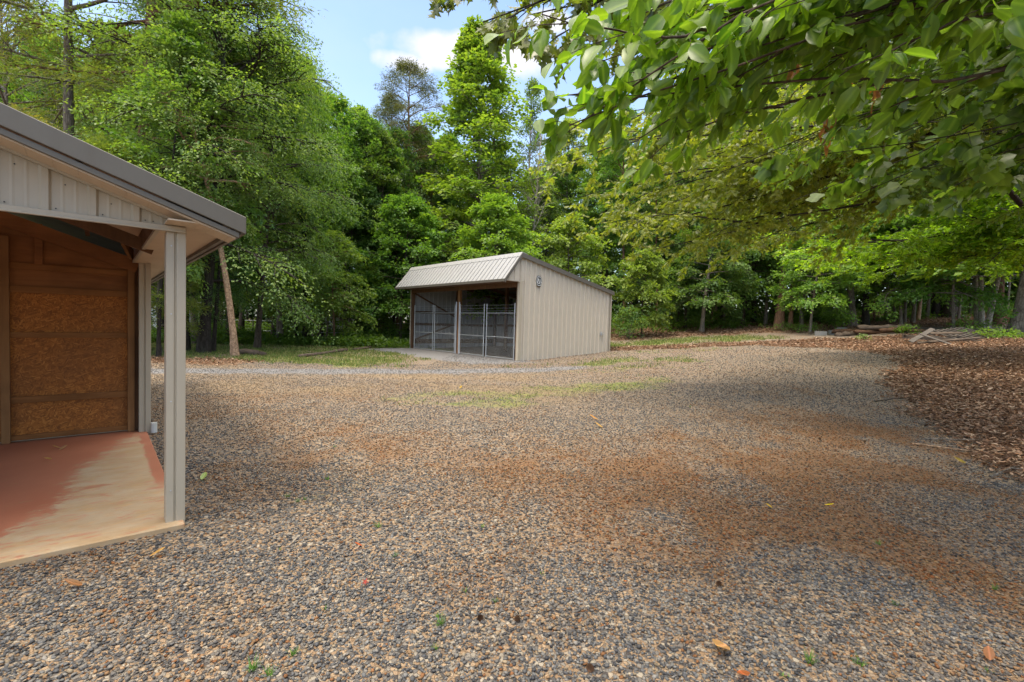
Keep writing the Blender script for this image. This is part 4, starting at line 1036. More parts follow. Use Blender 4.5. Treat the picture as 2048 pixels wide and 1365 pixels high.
# oak: a broad bough of small lobed leaves reaching towards the shed, and a few tips against the sky
oak_tips = [(1085, 345, 9.0), (1120, 300, 9.4), (1200, 455, 10), (1285, 505, 10.2), (1360, 490, 10.6), (1480, 440, 11), (1160, 395, 9.2), (1320, 415, 9.6), (1440, 345, 9), (1235, 265, 10),
            (1580, 410, 10.5), (1640, 500, 11.5), (1340, 310, 8.6), (1540, 310, 9), (1250, 345, 11), (1400, 410, 12), (1180, 235, 11), (1310, 230, 10), (1480, 250, 10), (1650, 330, 9), (1380, 520, 11.5), (1240, 420, 11), (1560, 240, 9), (1720, 260, 9),
            (1760, 360, 10), (1500, 380, 8.8), (1300, 360, 10.4), (1700, 440, 10)]
sky_tips = [(835, -35, 3.3), (900, 20, 3.2), (965, 45, 3.25), (1010, 40, 3.2), (1060, 30, 3.3), (1110, 75, 3.1), (1150, 90, 3.2), (1085, 10, 3.3), (1130, 40, 3.3), (1160, 60, 3.2), (1140, 5, 3.4), (1240, 20, 3.4), (1330, 10, 3.6)]
bough_tree('oak_tree', 'oak with a long bough of small lobed yellow green leaves reaching towards the shed', (13.2, 9.2), 11, .30,
           [(5.4 + .18 * (k % 9), at(*p), .7 + .12 * (k % 4)) for k, p in enumerate(oak_tips)], 34, .95, 9, .115, .075, OAK, (.165, .205, .034), BKD, 31, .45, start=.34, sub2=3, rb_k=.6)
bough_tree('oak_tree', 'oak whose dark pointed-lobed leaf tips hang into the open sky', (6.4, 1.4), 9, .22,
           [(4.9 + .1 * (k % 5), at(*p), .75) for k, p in enumerate(sky_tips)], 11, .42, 7, .125, .075, OAK, (.10, .13, .035), BKD, 32, 1.1, start=.5, sub2=2, face=.2, rb_k=.6)
big_tips = [(1125, 190, 2.5), (1135, 265, 2.5), (1185, 130, 2.55), (1215, 60, 2.5), (1275, 280, 2.7), (1370, 205, 2.6), (1240, 90, 2.5), (1180, 35, 2.5), (1300, 160, 2.6), (1160, 110, 2.6), (1390, 20, 2.5), (1100, 195, 2.45), (1112, 262, 2.5), (1150, 225, 2.5), (1330, 120, 2.5), (1430, 60, 2.4), (1235, 205, 2.65), (1560, 60, 2.8), (1700, 20, 2.9), (1290, 20, 2.6), (1520, 10, 2.7)]
bough_tree('broadleaf_tree', 'tree with big smooth oval leaves hanging close overhead beside the sky gap', (5.0, 1.7), 6.5, .14,
           [(4.0 + .1 * (k % 6), at(*p), .05) for k, p in enumerate(big_tips)], 17, .34, 7, .112, .060, OVAL, (.11, .20, .024), (.10, .075, .06), 33, .75, start=.3, stray=.25, face=.45, rb_k=.42)
tul_tips = [(1640, 310, 3.8), (1555, 205, 3.7), (1740, 290, 4.0), (1840, 340, 4.0), (1690, 400, 4.2), (1945, 260, 3.8), (1470, 335, 4.2), (1590, 400, 4.5), (1890, 420, 4.4), (1790, 160, 3.7), (1690, 90, 3.7), (1995, 70, 3.6), (1420, 240, 4.4), (1900, 160, 4.2), (2000, 330, 4.0), (1350, 60, 4.4), (1850, 40, 3.9)]
bough_tree('tulip_tree', 'tulip tree with wide square-lobed leaves on thin dark boughs, beneath the oval leaves', (8.0, 3.6), 8, .18,
           [(4.6 + .1 * (k % 7), at(*p), .2) for k, p in enumerate(tul_tips)], 8, .5, 5, .135, .138, TULIP, (.095, .165, .032), BKD, 34, .8, start=.25, stray=.2, face=.5, rb_k=.42, sub2=1)
map_tips = [(1540, 470, 15), (1600, 520, 16), (1690, 545, 17), (1780, 490, 15), (1880, 530, 16), (1740, 410, 14), (1870, 440, 14), (1990, 510, 15), (1970, 390, 13), (1640, 430, 15), (1830, 515, 17), (1930, 480, 15), (1700, 500, 16), (2010, 540, 17), (1580, 400, 14), (2020, 300, 12), (1800, 320, 13), (1900, 250, 12), (1680, 360, 13), (1960, 545, 14), (1750, 555, 17)]
bough_tree('maple_tree', 'maple with many layered green boughs spreading above the leaf litter and pallets', (20.5, 15.6), 10, .32,
           [(3.8 + .25 * (k % 10), at(*p), .9) for k, p in enumerate(map_tips)], 26, 1.25, 9, .13, .10, RHOMB, (.17, .28, .03), BKD, 35, .25, mat=LEAFM, start=.25, sub2=4, stray=.12, rb_k=.9, face=1.1,
           extra=[[at(2260, 640, 11), at(2120, 500, 11), at(2048, 415, 11), at(1985, 345, 11), at(1925, 285, 10.8), at(1850, 262, 10.6), at(1770, 275, 10.4)]])
tw_tips = [(1480, 60, 6.4), (1560, 140, 6.6), (1500, 230, 7.0), (1640, 60, 6.4), (1700, 200, 6.8), (1620, 280, 7.0), (1800, 110, 6.6), (1780, 260, 7.0), (1900, 200, 7.0), (1960, 330, 7.4), (1850, 380, 7.4), (1730, 350, 7.4), (2010, 180, 6.8), (1960, 60, 6.6), (1400, 140, 6.8), (1580, 350, 7.6), (2030, 420, 7.6), (1350, 30, 6.6)]
bough_tree('hickory_tree', 'twiggy tree with many thin dark branches and small leaves, above the maple boughs', (11.6, 5.6), 11, .24,
           [(6.0 + .2 * (k % 8), at(*p), .3) for k, p in enumerate(tw_tips)], 36, .8, 9, .082, .045, OVAL, (.115, .19, .03), BKD, 36, .5, start=.2, sub2=4, stray=.28, rb_k=.5)
# withered leaf bunches caught on the tulip tree
wb = np.random.default_rng(41)
for px, py, d in ((1588, 120, 3.4), (1655, 250, 3.7), (1690, 170, 3.7), (1752, 180, 3.7)):
    P = at(px, py, d); n = 14
    Cc = P + wb.normal(0, 1, (n, 3)) * np.array([.025, .025, .06]); Aa = np.stack([wb.normal(0, .3, n), wb.normal(0, .3, n), -np.ones(n)], 1)
    o = empty('withered_leaf_bunch', P); tag(o, {1588: 'withered brown leaf bunch hanging topmost among the oval leaves', 1655: 'withered brown leaf bunch hanging lowest, over the oak bough', 1690: 'withered brown leaf bunch between the topmost and the lowest one', 1752: 'small withered brown leaf bunch among the wide square-lobed leaves'}[px], 'dead leaves')
    link('leaves', leaf_mesh('withered', Cc - P, Aa, wb.normal(0, 1, (n, 3)), .085, .03, LEAF, OVAL, rng=wb), o, (.20, .095, .04))
    tb_ = Tubes(); tb_.add(np.array([(0, 0, .25), (0, 0, -.02)]), np.array([.003, .003]), 4); link('stalk', npmesh('stalk', *tb_.arr(), BARK), o, BKB)

# ------------------------------------------------------------------ stuff on the ground
def inside_building(x, y, grow_=0.0):
    a = x * AX[0] + y * AX[1] - U0; b = x * BX[0] + y * BX[1] - V0
    return (a < .06 + grow_) & (b > -.12 - grow_) & (a > -6.2) & (b < VB)
def inside_shed(x, y, g=0.0):
    a = x * AX[0] + y * AX[1] - 13.74; b = x * BX[0] + y * BX[1] - 15.35
    return (a > -g) & (a < LA + g) & (b > -g) & (b < LB + g)
PH = (1 + 5 ** .5) / 2
ICO = unit(np.array([(-1, PH, 0), (1, PH, 0), (-1, -PH, 0), (1, -PH, 0), (0, -1, PH), (0, 1, PH), (0, -1, -PH), (0, 1, -PH), (PH, 0, -1), (PH, 0, 1), (-PH, 0, -1), (-PH, 0, 1)], float))
ICOF = np.array([(0, 11, 5), (0, 5, 1), (0, 1, 7), (0, 7, 10), (0, 10, 11), (1, 5, 9), (5, 11, 4), (11, 10, 2), (10, 7, 6), (7, 1, 8), (3, 9, 4), (3, 4, 2), (3, 2, 6), (3, 6, 8), (3, 8, 9), (4, 9, 5), (2, 4, 11), (6, 2, 10), (8, 6, 7), (9, 8, 1)])
def cone_points(rng, n, y0, y1, pw=1.0, k=1.16, pad=.4):
    y = y0 + (y1 - y0) * rng.random(n) ** pw
    return (rng.random(n) * 2 - 1) * (k * y + pad), y
def gravel():
    rng = np.random.default_rng(51)
    XS, YS, SS = [], [], []
    for y0, y1, dens, s0, s1 in ((1.3, 3.2, 3600, .0065, .0155), (3.2, 5.2, 2100, .0075, .0155), (5.2, 8.5, 900, .009, .017), (8.5, 12.5, 560, .010, .019), (12.5, 19, 210, .013, .023), (19, 26, 90, .016, .028)):
        area = 1.3 * (y1 ** 2 - y0 ** 2) + 2.4 * (y1 - y0); n = int(area * dens)
        y = np.sqrt(rng.random(n) * (y1 ** 2 - y0 ** 2) + y0 ** 2); x = (rng.random(n) * 2 - 1) * (1.3 * y + 1.2)
        XS.append(x); YS.append(y); SS.append(s0 + (s1 - s0) * rng.random(n) ** 1.8)
    x, y, s = np.concatenate(XS), np.concatenate(YS), np.concatenate(SS)
    mk = masks(x, y)
    dl = np.clip(mk['dirt'] + (fbm(x * 2.4, y * 2.4, 61) - .5) * 1.1, 0, 1)
    keep = ~inside_building(x, y, .01) & ~inside_shed(x, y, .0) & ((x > -3) | (y < 17.5)) & (mk['litter'] < .6 + .3 * (rng.random(len(x)) - .5)) & (rng.random(len(x)) > .06 * np.clip(dl * 1.35 - .35, 0, 1) + .35 * mk['grass'] + .05 * mk['pale'])
    x, y, s, dl, pl_ = x[keep], y[keep], s[keep] * .9, dl[keep], mk['pale'][keep]; gy_ = mk['grey'][keep]; n = len(x)
    V = ICO[None] * (1 + rng.normal(0, .22, (n, 12, 1))) * np.stack([s, s * rng.uniform(.6, .95, n), s * rng.uniform(.3, .6, n)], 1)[:, None, :]
    a = rng.random(n) * 6.283; tl = rng.normal(0, .35, n)
    ca, sa = np.cos(a)[:, None], np.sin(a)[:, None]; ct, st_ = np.cos(tl)[:, None], np.sin(tl)[:, None]
    vx, vy, vz = V[..., 0], V[..., 1], V[..., 2]
    vx, vz = vx * ct - vz * st_, vx * st_ + vz * ct
    V = np.stack([vx * ca - vy * sa + x[:, None], vx * sa + vy * ca + y[:, None], vz + (ter(x, y) + s * rng.uniform(.0, .75, n))[:, None]], -1)
    pal = np.array([(.060, .060, .063), (.088, .088, .09), (.125, .123, .12), (.17, .163, .15), (.235, .215, .188), (.28, .22, .145), (.25, .155, .08), (.22, .10, .038)])
    pc = np.array([.14, .20, .21, .18, .14, .075, .04, .015])[None] * (1 - dl[:, None]) + np.array([.07, .09, .11, .09, .09, .13, .22, .20])[None] * dl[:, None]
    cs = np.cumsum(pc / pc.sum(1)[:, None], 1); idx = (rng.random(n)[:, None] > cs).sum(1).clip(0, 7)
    col = pal[idx] * .74 * rng.normal(1, .16, (n, 1)).clip(.6, 1.5) * (1 - .8 * dl[:, None] * np.array([0, .30, .6]))
    col = col * (1 - .6 * pl_[:, None]) + np.array([.25, .175, .10]) * rng.uniform(.5, 1.3, (n, 1)) * .6 * pl_[:, None]
    col = col * (1 - .5 * gy_[:, None]) + np.array([.2, .2, .205]) * rng.uniform(.4, 1.4, (n, 1)) * .5 * gy_[:, None]
    colf = np.repeat(np.concatenate([col, np.ones((n, 1))], 1), 20, 0)
    F = (np.arange(n)[:, None, None] * 12 + ICOF[None]).reshape(-1, 3)
    tag(link('gravel', npmesh('gravel', V.reshape(-1, 3), F, STONE, False, {'col': colf})), 'crushed grey and tan gravel covering the yard', 'gravel', kind='stuff')
gravel()
def scatter_leaves(name, x, y, L, rng, pal, lift=.02, label='', cat='leaves'):
    n = len(x); z = ter(x, y) + rng.random(n) * lift
    a = rng.random(n) * 6.283; A = np.stack([np.cos(a), np.sin(a), rng.normal(.05, .25, n)], 1); N = np.stack([rng.normal(0, .45, n), rng.normal(0, .45, n), np.ones(n)], 1)
    A = unit(A); Sd = unit(np.cross(N, A)); N2 = np.cross(A, Sd)
    Lh = L * rng.uniform(.6, 1.3, n); W = Lh * rng.uniform(.3, .55, n)
    T_ = np.array([(0, 0, .1), (.3, .5, .25), (.3, 0, -.02), (.3, -.5, .25), (.75, .42, .2), (.72, 0, .0), (.75, -.42, .2), (1.05, 0, .22)])
    cu = rng.uniform(.0, 1.1, n)
    V = np.stack([x, y, z], 1)[:, None] + A[:, None] * (T_[None, :, 0:1] * Lh[:, None, None]) + Sd[:, None] * (T_[None, :, 1:2] * W[:, None, None]) + N2[:, None] * (T_[None, :, 2:3] * (Lh * cu)[:, None, None])
    off = np.arange(n)[:, None, None] * 8
    F3 = (off + np.array([(0, 2, 1), (0, 3, 2), (4, 5, 7), (5, 6, 7)])[None]).reshape(-1, 3); F4 = (off + np.array([(1, 2, 5, 4), (2, 3, 6, 5)])[None]).reshape(-1, 4)
    c = np.array(pal)[rng.integers(0, len(pal), n)] * rng.normal(1, .18, (n, 1)).clip(.5, 1.5)
    c = np.concatenate([c, np.ones((n, 1))], 1)
    tag(link(name, npmesh(name, V.reshape(-1, 3), [F3, F4], DRY, False, {'col': np.concatenate([np.repeat(c, 4, 0), np.repeat(c, 2, 0)])})), label, cat, kind='stuff')
LP = [(.17, .09, .05), (.25, .14, .08), (.33, .205, .125), (.40, .28, .185), (.095, .052, .03), (.25, .125, .06), (.32, .21, .135)]
def litter():
    rng = np.random.default_rng(52)
    xs, ys = [], []
    for y0, y1, n in ((3, 9, 36000), (9, 16, 68000), (16, 27, 80000), (27, 40, 30000)):
        y = np.sqrt(rng.random(n * 2) * (y1 ** 2 - y0 ** 2) + y0 ** 2); x = (rng.random(n * 2)) * 1.3 * y + .9
        xs.append(x); ys.append(y)
    x, y = np.concatenate(xs), np.concatenate(ys)
    y2 = rng.uniform(14, 19, 9000); x2 = rng.uniform(-16, -7, 9000); x = np.concatenate([x, x2]); y = np.concatenate([y, y2])
    p = masks(x, y)['litter']; k = (rng.random(len(x)) < p * 1.1 - .12) & ~inside_shed(x, y, .1)
    scatter_leaves('leaf_litter', x[k], y[k], .058 + .0016 * y[k], rng, LP, .05, 'brown leaf litter drifted over the bank beside the gravel', 'leaf litter')
litter()
def grass():
    rng = np.random.default_rng(53)
    x = np.concatenate([rng.uniform(-18, 16, 150000), rng.uniform(-4, 9, 60000)]); y = np.concatenate([rng.uniform(15, 31, 150000), rng.uniform(8.5, 22, 60000)])
    p = masks(x, y)['grass'] * (.35 + .9 * fbm(x * 1.7, y * 1.7, 71))
    k = (rng.random(len(x)) < p * np.where(y < 16, .5, np.where((x > 0) & (y < 25), .6, 1.7)) - .1) & ~inside_shed(x, y, .02) & ~inside_building(x, y, .1)
    x, y = x[k], y[k]; n = len(x)
    h = rng.uniform(.04, .13, n) * np.where(y < 16, .6, 1); a = rng.random(n) * 6.283; wd = rng.uniform(.006, .014, n) * (1 + y / 30)
    b = np.stack([x, y, ter(x, y) - .01], 1); s = np.stack([np.cos(a), np.sin(a), 0 * a], 1) * wd[:, None]; ln = np.stack([rng.normal(0, .5, n), rng.normal(0, .5, n), np.ones(n)], 1) * h[:, None]
    V = np.stack([b - s, b + s, b + ln], 1).reshape(-1, 3)
    pal = np.array([(.11, .17, .032), (.15, .20, .042), (.20, .22, .06), (.26, .23, .09), (.075, .13, .026)])
    c = np.concatenate([pal[rng.integers(0, 5, n)] * rng.normal(1, .15, (n, 1)), np.ones((n, 1))], 1)
    tag(link('grass', npmesh('grass', V, np.arange(3 * n).reshape(-1, 3), BLADE, False, {'col': c})), 'thin patchy grass beside the drive and the wood', 'grass', kind='stuff')
grass()
def undergrowth():
    rng = np.random.default_rng(54)
    x1 = rng.uniform(-32, -3, 2600); y1 = rng.uniform(27, 46, 2600) - .25 * np.maximum(0, -x1 - 12)
    x2 = rng.uniform(2, 52, 2300); y2 = rng.uniform(33.5, 52, 2300); k2 = rng.random(2300) < .38
    x = np.concatenate([x1, x2[k2]]); y = np.concatenate([y1, y2[k2]])
    p = fbm(x * .22, y * .22, 81); k = (p > .40) & ~inside_shed(x, y, .6); x, y, p = x[k], y[k], p[k]
    P = np.repeat(np.stack([x, y, ter(x, y)], 1), 9, 0); n = len(P)
    hh = np.repeat((.22 + 2.0 * (p - .4) * 3) * np.where(x < 0, .45, .6), 9) * rng.uniform(.15, 1, n) * rng.uniform(.4, 1.3, n)
    P = P + np.stack([rng.normal(0, .5, n), rng.normal(0, .5, n), hh], 1)
    D = np.stack([rng.normal(0, 1, n), rng.normal(0, 1, n), rng.uniform(-.1, .6, n)], 1)
    C, A, N, ti = spray(P, D, 9, .5, rng, .3, .3)
    o = link('undergrowth', leaf_mesh('undergrowth', C, A, N, rng.uniform(.11, .22, len(C)), rng.uniform(.07, .13, len(C)), LEAF, RHOMB, ti, rng=rng), None, (.075, .14, .024))
    tag(o, 'green undergrowth and brambles on the floor of the wood', 'undergrowth', kind='stuff')
undergrowth()
def far_woods():
    rng = np.random.default_rng(55)
    n = 24000
    th = rng.uniform(-1.05, 1.05, n); r = np.where(np.arange(n) < 15000, rng.uniform(66, 96, n), rng.uniform(58, 72, n))
    x = r * np.sin(th) * 1.15; y = r * np.cos(th)
    top = 13 + 7 * fbm(x * .08, y * .08, 91) + np.where(x < -16, 5, 0) * sm(-16, -30, x)
    P = np.stack([x, y, ter(x, y) + np.where(np.arange(n) < 15000, top * rng.random(n) ** .75, 5.5 * rng.random(n))], 1)
    D = np.stack([rng.normal(0, 1, n), rng.normal(0, 1, n), rng.uniform(-.2, .6, n)], 1)
    C, A, N, ti = spray(P, D, 12, 1.5, rng, .5, .3)
    o = link('far_woods', leaf_mesh('far_woods', C, A, N, rng.uniform(.3, .6, len(C)), rng.uniform(.2, .4, len(C)), LEAF, RHOMB, ti, rng=rng), None, (.06, .11, .025))
    tag(o, 'far woods closing the view behind all the standing trees', 'woods', kind='stuff')
far_woods()
#--SMALL
# ------------------------------------------------------------------ things lying about
def onground(x, y, dz=0.0): return np.array([x, y, float(ter(x, y)) + dz])
def bumpy_log(name, P, r, n, mat, parent, seed, amp=.18):
    rg = np.random.default_rng(seed); P = np.array(P, float); k = len(P)
    V, F = tube_arr(P, np.full(k, r), n)
    c = np.repeat(P, n, 0); V = c + (V - c) * (1 + rg.normal(0, amp, len(V)))[:, None]
    caps = [np.arange(n)[::-1][None], np.arange(len(V) - n, len(V))[None]]
    return link(name, npmesh(name, V, [F] + caps, mat, False), parent)
# rotten log by the leaning tree
q = base(492, 19.6); lg = empty('rotten_log', q); tag(lg, 'rotten broken log lying at the foot of the leaning pale trunk', 'log')
P = np.stack([np.linspace(-.4, .55, 7), np.linspace(.1, -.15, 7), np.full(7, .10) + .02 * np.sin(np.arange(7))], 1); bumpy_log('log_body', P, .13, 11, ROTW, lg, 3, .22)
bumpy_log('broken_piece', [(.62, -.2, .07), (.75, -.16, .08), (.9, -.2, .06)], .08, 8, ROTW, lg, 4, .25)
# fallen pole in the grass
A_, B_ = np.array([-8.5, 19.0]), np.array([-8.0, 26.6]); tt = np.linspace(0, 1, 14)
P = np.array([onground(A_[0] + (B_[0] - A_[0]) * t + .06 * sin(9 * t), A_[1] + (B_[1] - A_[1]) * t, .05) for t in tt]); c0 = P[0].copy()
fp = empty('fallen_pole', c0); tag(fp, 'long thin weathered pole lying in the grass near the shed', 'log'); bumpy_log('pole_length', (P - c0)[:9], .085, 8, ROTW, fp, 5, .13); bumpy_log('broken_end', (P - c0)[9:] + np.array([.05, .05, 0]), .07, 8, ROTW, fp, 6, .15)
# concrete blocks
bl = [(1640, 674, 27.8, 'pale concrete block lowest in the leaves, apart from the other two', .3, .0), (1668, 668, 28.6, 'whitish concrete block between the two dull ones', -.2, .0), (1682, 662, 29.3, 'grey concrete block nearest the old timbers', .5, .05)]
for px, py, d, lab, rz, dz in bl:
    q = base(px, d); o = empty('concrete_block', q + np.array([0, 0, dz - .03]), rz); tag(o, lab, 'concrete block', 'blocks beside the old timbers')
    m = MB(); m.box(-.3, .3, -.15, -.11, 0, .28); m.box(-.3, .3, .11, .15, 0, .28)
    for a, b in ((-.3, -.255), (-.025, .025), (.255, .3)): m.box(a, b, -.11, .11, 0, .28)
    m.build('block_shell', CONC, o)
# old timbers
tm_spots = [(1700, 29.0, 2.2, .15, 10, .1), (1722, 28.3, 3.4, -.1, 8, .14), (1748, 27.6, 2.6, .12, -4, .12), (1770, 27.5, 3.2, -.05, 3, .32), (1795, 27.2, 2.4, .2, -2, .1), (1812, 27.0, 1.9, -.15, -6, .12), (1690, 27.6, 1.5, .35, 14, .08)]
tl_ = ['old timber with split pale end lying nearest the concrete blocks', 'long brown timber lying along the back of the heap', 'dark rotten timber at the front of the heap', 'long bleached timber resting on top of the heap', 'dark timber whose end points to the grey boards', 'short black timber at the far end of the heap', 'short broken timber stub at the foot of the heap beside the blocks']
for k, (px, d, L_, rz, tilt, hz) in enumerate(tm_spots):
    q = base(px, d); o = empty('old_timber', q, rz); tag(o, tl_[k], 'timber', 'heap of old timbers at the edge of the wood')
    xs = np.linspace(-L_ / 2, L_ / 2, 9); P = np.stack([xs, .04 * np.sin(xs * 2 + k), hz + xs * sin(radians(tilt)) * .35], 1)
    bumpy_log('timber_body', P, .14 - .015 * (k % 3), 7, [ROTW, WOODD, WOODD, ROTW, WOODD, WOODD, ROTW][k], o, 20 + k, .27)
# pallets: two broken ones half sunk in the leaves
def pallet(q, rz, lab, L_=2.4, W_=1.9, slats=7, lift=.0, tilt=(0, 0), skip=()):
    o = empty('wooden_pallet', q, rz); tag(o, lab, 'pallet', 'broken pallets in the leaves'); o.rotation_euler = (radians(tilt[0]), radians(tilt[1]), rz)
    for y in (-W_ / 2 + .04, 0, W_ / 2 - .04):
        m = MB(); m.box(-L_ / 2, L_ / 2, y - .03, y + .03, .03, .15); m.build('stringer', ROTW, o, .005)
    for k in range(slats):
        if k in skip: continue
        x = -L_ / 2 + .07 + (L_ - .14) * k / (slats - 1)
        m = MB(); m.box(x - .065, x + .065, -W_ / 2, W_ / 2 + .02 * (k % 3), .152, .178); m.build('deck_board', GREYW, o, .004)
        if k % 2 == 0:
            m = MB(); m.box(x - .06, x + .06, -W_ / 2, W_ / 2, .002, .028); m.build('bottom_board', GREYW, o, .004)
q = base(1925, 23.2); pallet(q + np.array([0, 0, .12]), .32, 'grey pallet with open slats leaning up before the clump of pale stems', 2.5, 1.7, 8, tilt=(16, -6))
q = base(1880, 22.2); pallet(q, .1, 'darker collapsed pallet lying flat with boards missing, beneath the open-slatted one', 2.4, 1.6, 7, tilt=(3, 2), skip=(1, 2, 5))
def board(p, q_, lab, wd=.19, th=.035, mat=GREYW, name='loose_board', g='loose boards by the pallets'):
    p = np.array(p, float); q_ = np.array(q_, float); c = (p + q_) / 2; c[2] = min(p[2], q_[2])
    o = empty(name, c); tag(o, lab, 'board', g); m = MB(); m.bar(p - c, q_ - c, wd, th, up=(.1, -.5, 1)); m.build('plank', mat, o, .006)
def gp(px, py, d):
    p = at(px, py, d); return p
a1 = onground(18.0, 20.55, .03); 
board(gp(1821, 684, 20.9), gp(1866, 658, 21.9), 'grey board of the cross, slanting up towards the timbers')
board(gp(1840, 668, 21.0), gp(1902, 689, 20.2), 'grey board of the cross, sloping down into the leaves')
board(gp(1860, 667, 22.6), gp(1925, 666, 22.6), 'brown board lying level on the pallets', .16, .04, ROTW)
board(gp(1835, 686, 20.8), gp(1960, 676, 21.3), 'long thin dark board at the foot of the pallets', .1, .05, ROTW)
# wire fence in the wood beyond the grass
fo = base(600, 37); fn = empty('wire_fence', fo); tag(fn, 'low wire fence with pale top rail running through the wood', 'fence')
xs = np.linspace(-24, -6.5, 9); fy = lambda x: 36.5 + (x + 15) * .12
for x in xs:
    m = MB(); z = float(ter(x, fy(x))); m.tube([(x - fo[0], fy(x) - fo[1], z - fo[2] - .2), (x - fo[0], fy(x) - fo[1], z - fo[2] + 1.35)], .045, 7); m.build('fence_post', GREYW, fn)
for h in (1.3, .55):
    m = MB(); m.tube([(x - fo[0], fy(x) - fo[1], float(ter(x, fy(x))) - fo[2] + h) for x in xs], .022, 6); m.build('rail', GALV, fn)
Tw = Tubes(); 
for h in np.arange(.1, 1.25, .2): Tw.add(np.array([(x - fo[0], fy(x) - fo[1], float(ter(x, fy(x))) - fo[2] + h) for x in xs]), np.full(len(xs), .005), 3)
link('wire_mesh', npmesh('wire_mesh', *Tw.arr(), GALV), fn)
# pale house and white trailer glimpsed through the trunks
h0 = base(632, 57); ho = empty('pale_house', h0, .12); tag(ho, 'pale house glimpsed low between the trunks beyond the wire fence', 'house')
m = MB(); m.box(-6, 6, 0, 7, -.5, 2.5); m.build('wall', WHITE, ho)
m = MB(); m.prism([(-.6, 2.4), (7.6, 2.4), (3.5, 4.2)], 'x', -6.5, 6.5); m.build('roof', TAUPE, ho)
for x in (-3.6, -.5, 2.6):
    m = MB(); m.box(x, x + 1.1, -.06, -.01, .9, 2.1); wf = m.build('window_frame', PALEP, ho); m = MB(); m.box(x + .08, x + 1.02, -.07, -.062, .98, 2.02); m.build('pane', BLACK, wf)
m = MB(); m.box(4.4, 5.4, -.05, -.01, 0, 2.0); m.build('door', ROTW, ho)
h1 = base(318, 33); to = empty('white_trailer', h1, .2); tag(to, 'white box trailer glimpsed through the gap between the porch posts', 'trailer')
m = MB(); m.box(-2.2, 2.2, 0, 2, .55, 2.5); m.build('body', WHITE, to, .03)
m = MB(); m.box(-2.3, 2.9, .2, 1.8, .42, .53); m.build('chassis', BLACK, to)
for x in (-.5, .5):
    m = MB(); m.tube([(x, -.08, .36), (x, .14, .36)], .36, 18); wl = m.build('wheel', BLACK, to); m = MB(); m.tube([(x, -.1, .36), (x, -.081, .36)], .2, 14); m.build('rim', GALV, wl)
# shrubs
def shrub(q, r_, h_, n, leaf, lab, seed, Lf=.12):
    rg = np.random.default_rng(seed); o = empty('shrub', q); tag(o, lab, 'shrub', 'shrubs along the edge of the wood')
    P = np.stack([rg.normal(0, r_ * .45, n), rg.normal(0, r_ * .45, n), h_ * rg.random(n) ** .8], 1); D = np.stack([P[:, 0] * 1.5, P[:, 1] * 1.5, rg.uniform(-.1, .6, n)], 1) + rg.normal(0, .3, (n, 3))
    C, A, N, ti = spray(P, D, 9, .3, rg, .3, .3); link('leaves', leaf_mesh('shrub_leaves', C, A, N, rg.uniform(.7, 1.2, len(C)) * Lf, rg.uniform(.4, .7, len(C)) * Lf, LEAF, RHOMB, ti, rng=rg), o, leaf)
    tb = Tubes()
    for k in range(9): e = P[rg.integers(0, n)]; tb.add(np.array([(0, 0, -.05), e * .5 + np.array([0, 0, .1]), e]), np.array([.014, .009, .004]), 4)
    link('stems', npmesh('shrub_stems', *tb.arr(), BARK), o, BK)
shrub(base(1998, 22.5), 1.0, .45, 90, BRI, 'low fresh green shrub at the foot of the stout grey trunk', 61)
shrub(base(1812, 26.5), .5, .4, 40, BRI, 'little green shrub growing through the old timbers', 62)
shrub(base(1590, 30.5), 1.4, .45, 90, GRN, 'spreading low green shrub before the crooked trunk and the forked trunk', 63)
shrub(base(1935, 27), 1.1, .6, 70, BRI, 'green shrub behind the slatted pallet', 64)
shrub(base(1728, 25.0), .3, .22, 18, LIM, 'tiny ferny shrub in the leaves before the old timbers', 65, .09)
shrub(base(1255, 30), 1.2, 2.2, 150, BLU, 'tall dark shrub against the far end of the shed', 66)
shrub(base(770, 33), 1.5, 1.1, 150, GRN, 'dense green shrub in the shade beside the shed front', 67)
shrub(base(580, 30), 1.0, .9, 90, GRN, 'rounded dark green shrub behind the fallen pole', 68)
shrub(base(725, 34.5), 1.6, 1.2, 150, DRK, 'wide dark shrub between the bending grey trunk and the wire fence', 69)
# weeds, fallen leaves, cones, twigs on the gravel
wd = np.random.default_rng(77)
def weed_mesh(seed, blades=16, h=.06):
    rg = np.random.default_rng(seed); V = []
    for k in range(blades):
        a = rg.random() * 6.28; l = h * rg.uniform(.5, 1.2); t = rg.uniform(.3, 1.1); s = np.array([-sin(a), cos(a), 0]) * .0035; d = np.array([cos(a) * sin(t), sin(a) * sin(t), cos(t)])
        o = np.array([rg.normal(0, .008), rg.normal(0, .008), -.005]); V += [o - s, o + s, o + d * l]
    V = np.array(V); c = np.tile([.10, .21, .03, 1], (blades, 1)) * np.append(rg.normal(1, .2, (blades, 1)).repeat(3, 1), np.ones((blades, 1)), 1)
    return npmesh('weed', V, np.arange(len(V)).reshape(-1, 3), BLADE, False, {'col': c})
def g2(px, py):
    v = at(px, py, 1.0) - np.array([0, 0, HC]); t_ = 1.0
    for _ in range(60):
        P = np.array([0, 0, HC]) + v * t_; t_ *= (HC - float(ter(P[0], P[1]))) / (HC - P[2]) if P[2] < HC else 1
    return np.array([0, 0, HC]) + v * t_
WM = [weed_mesh(k, 14 + 4 * k, .05 + .012 * k) for k in range(4)]
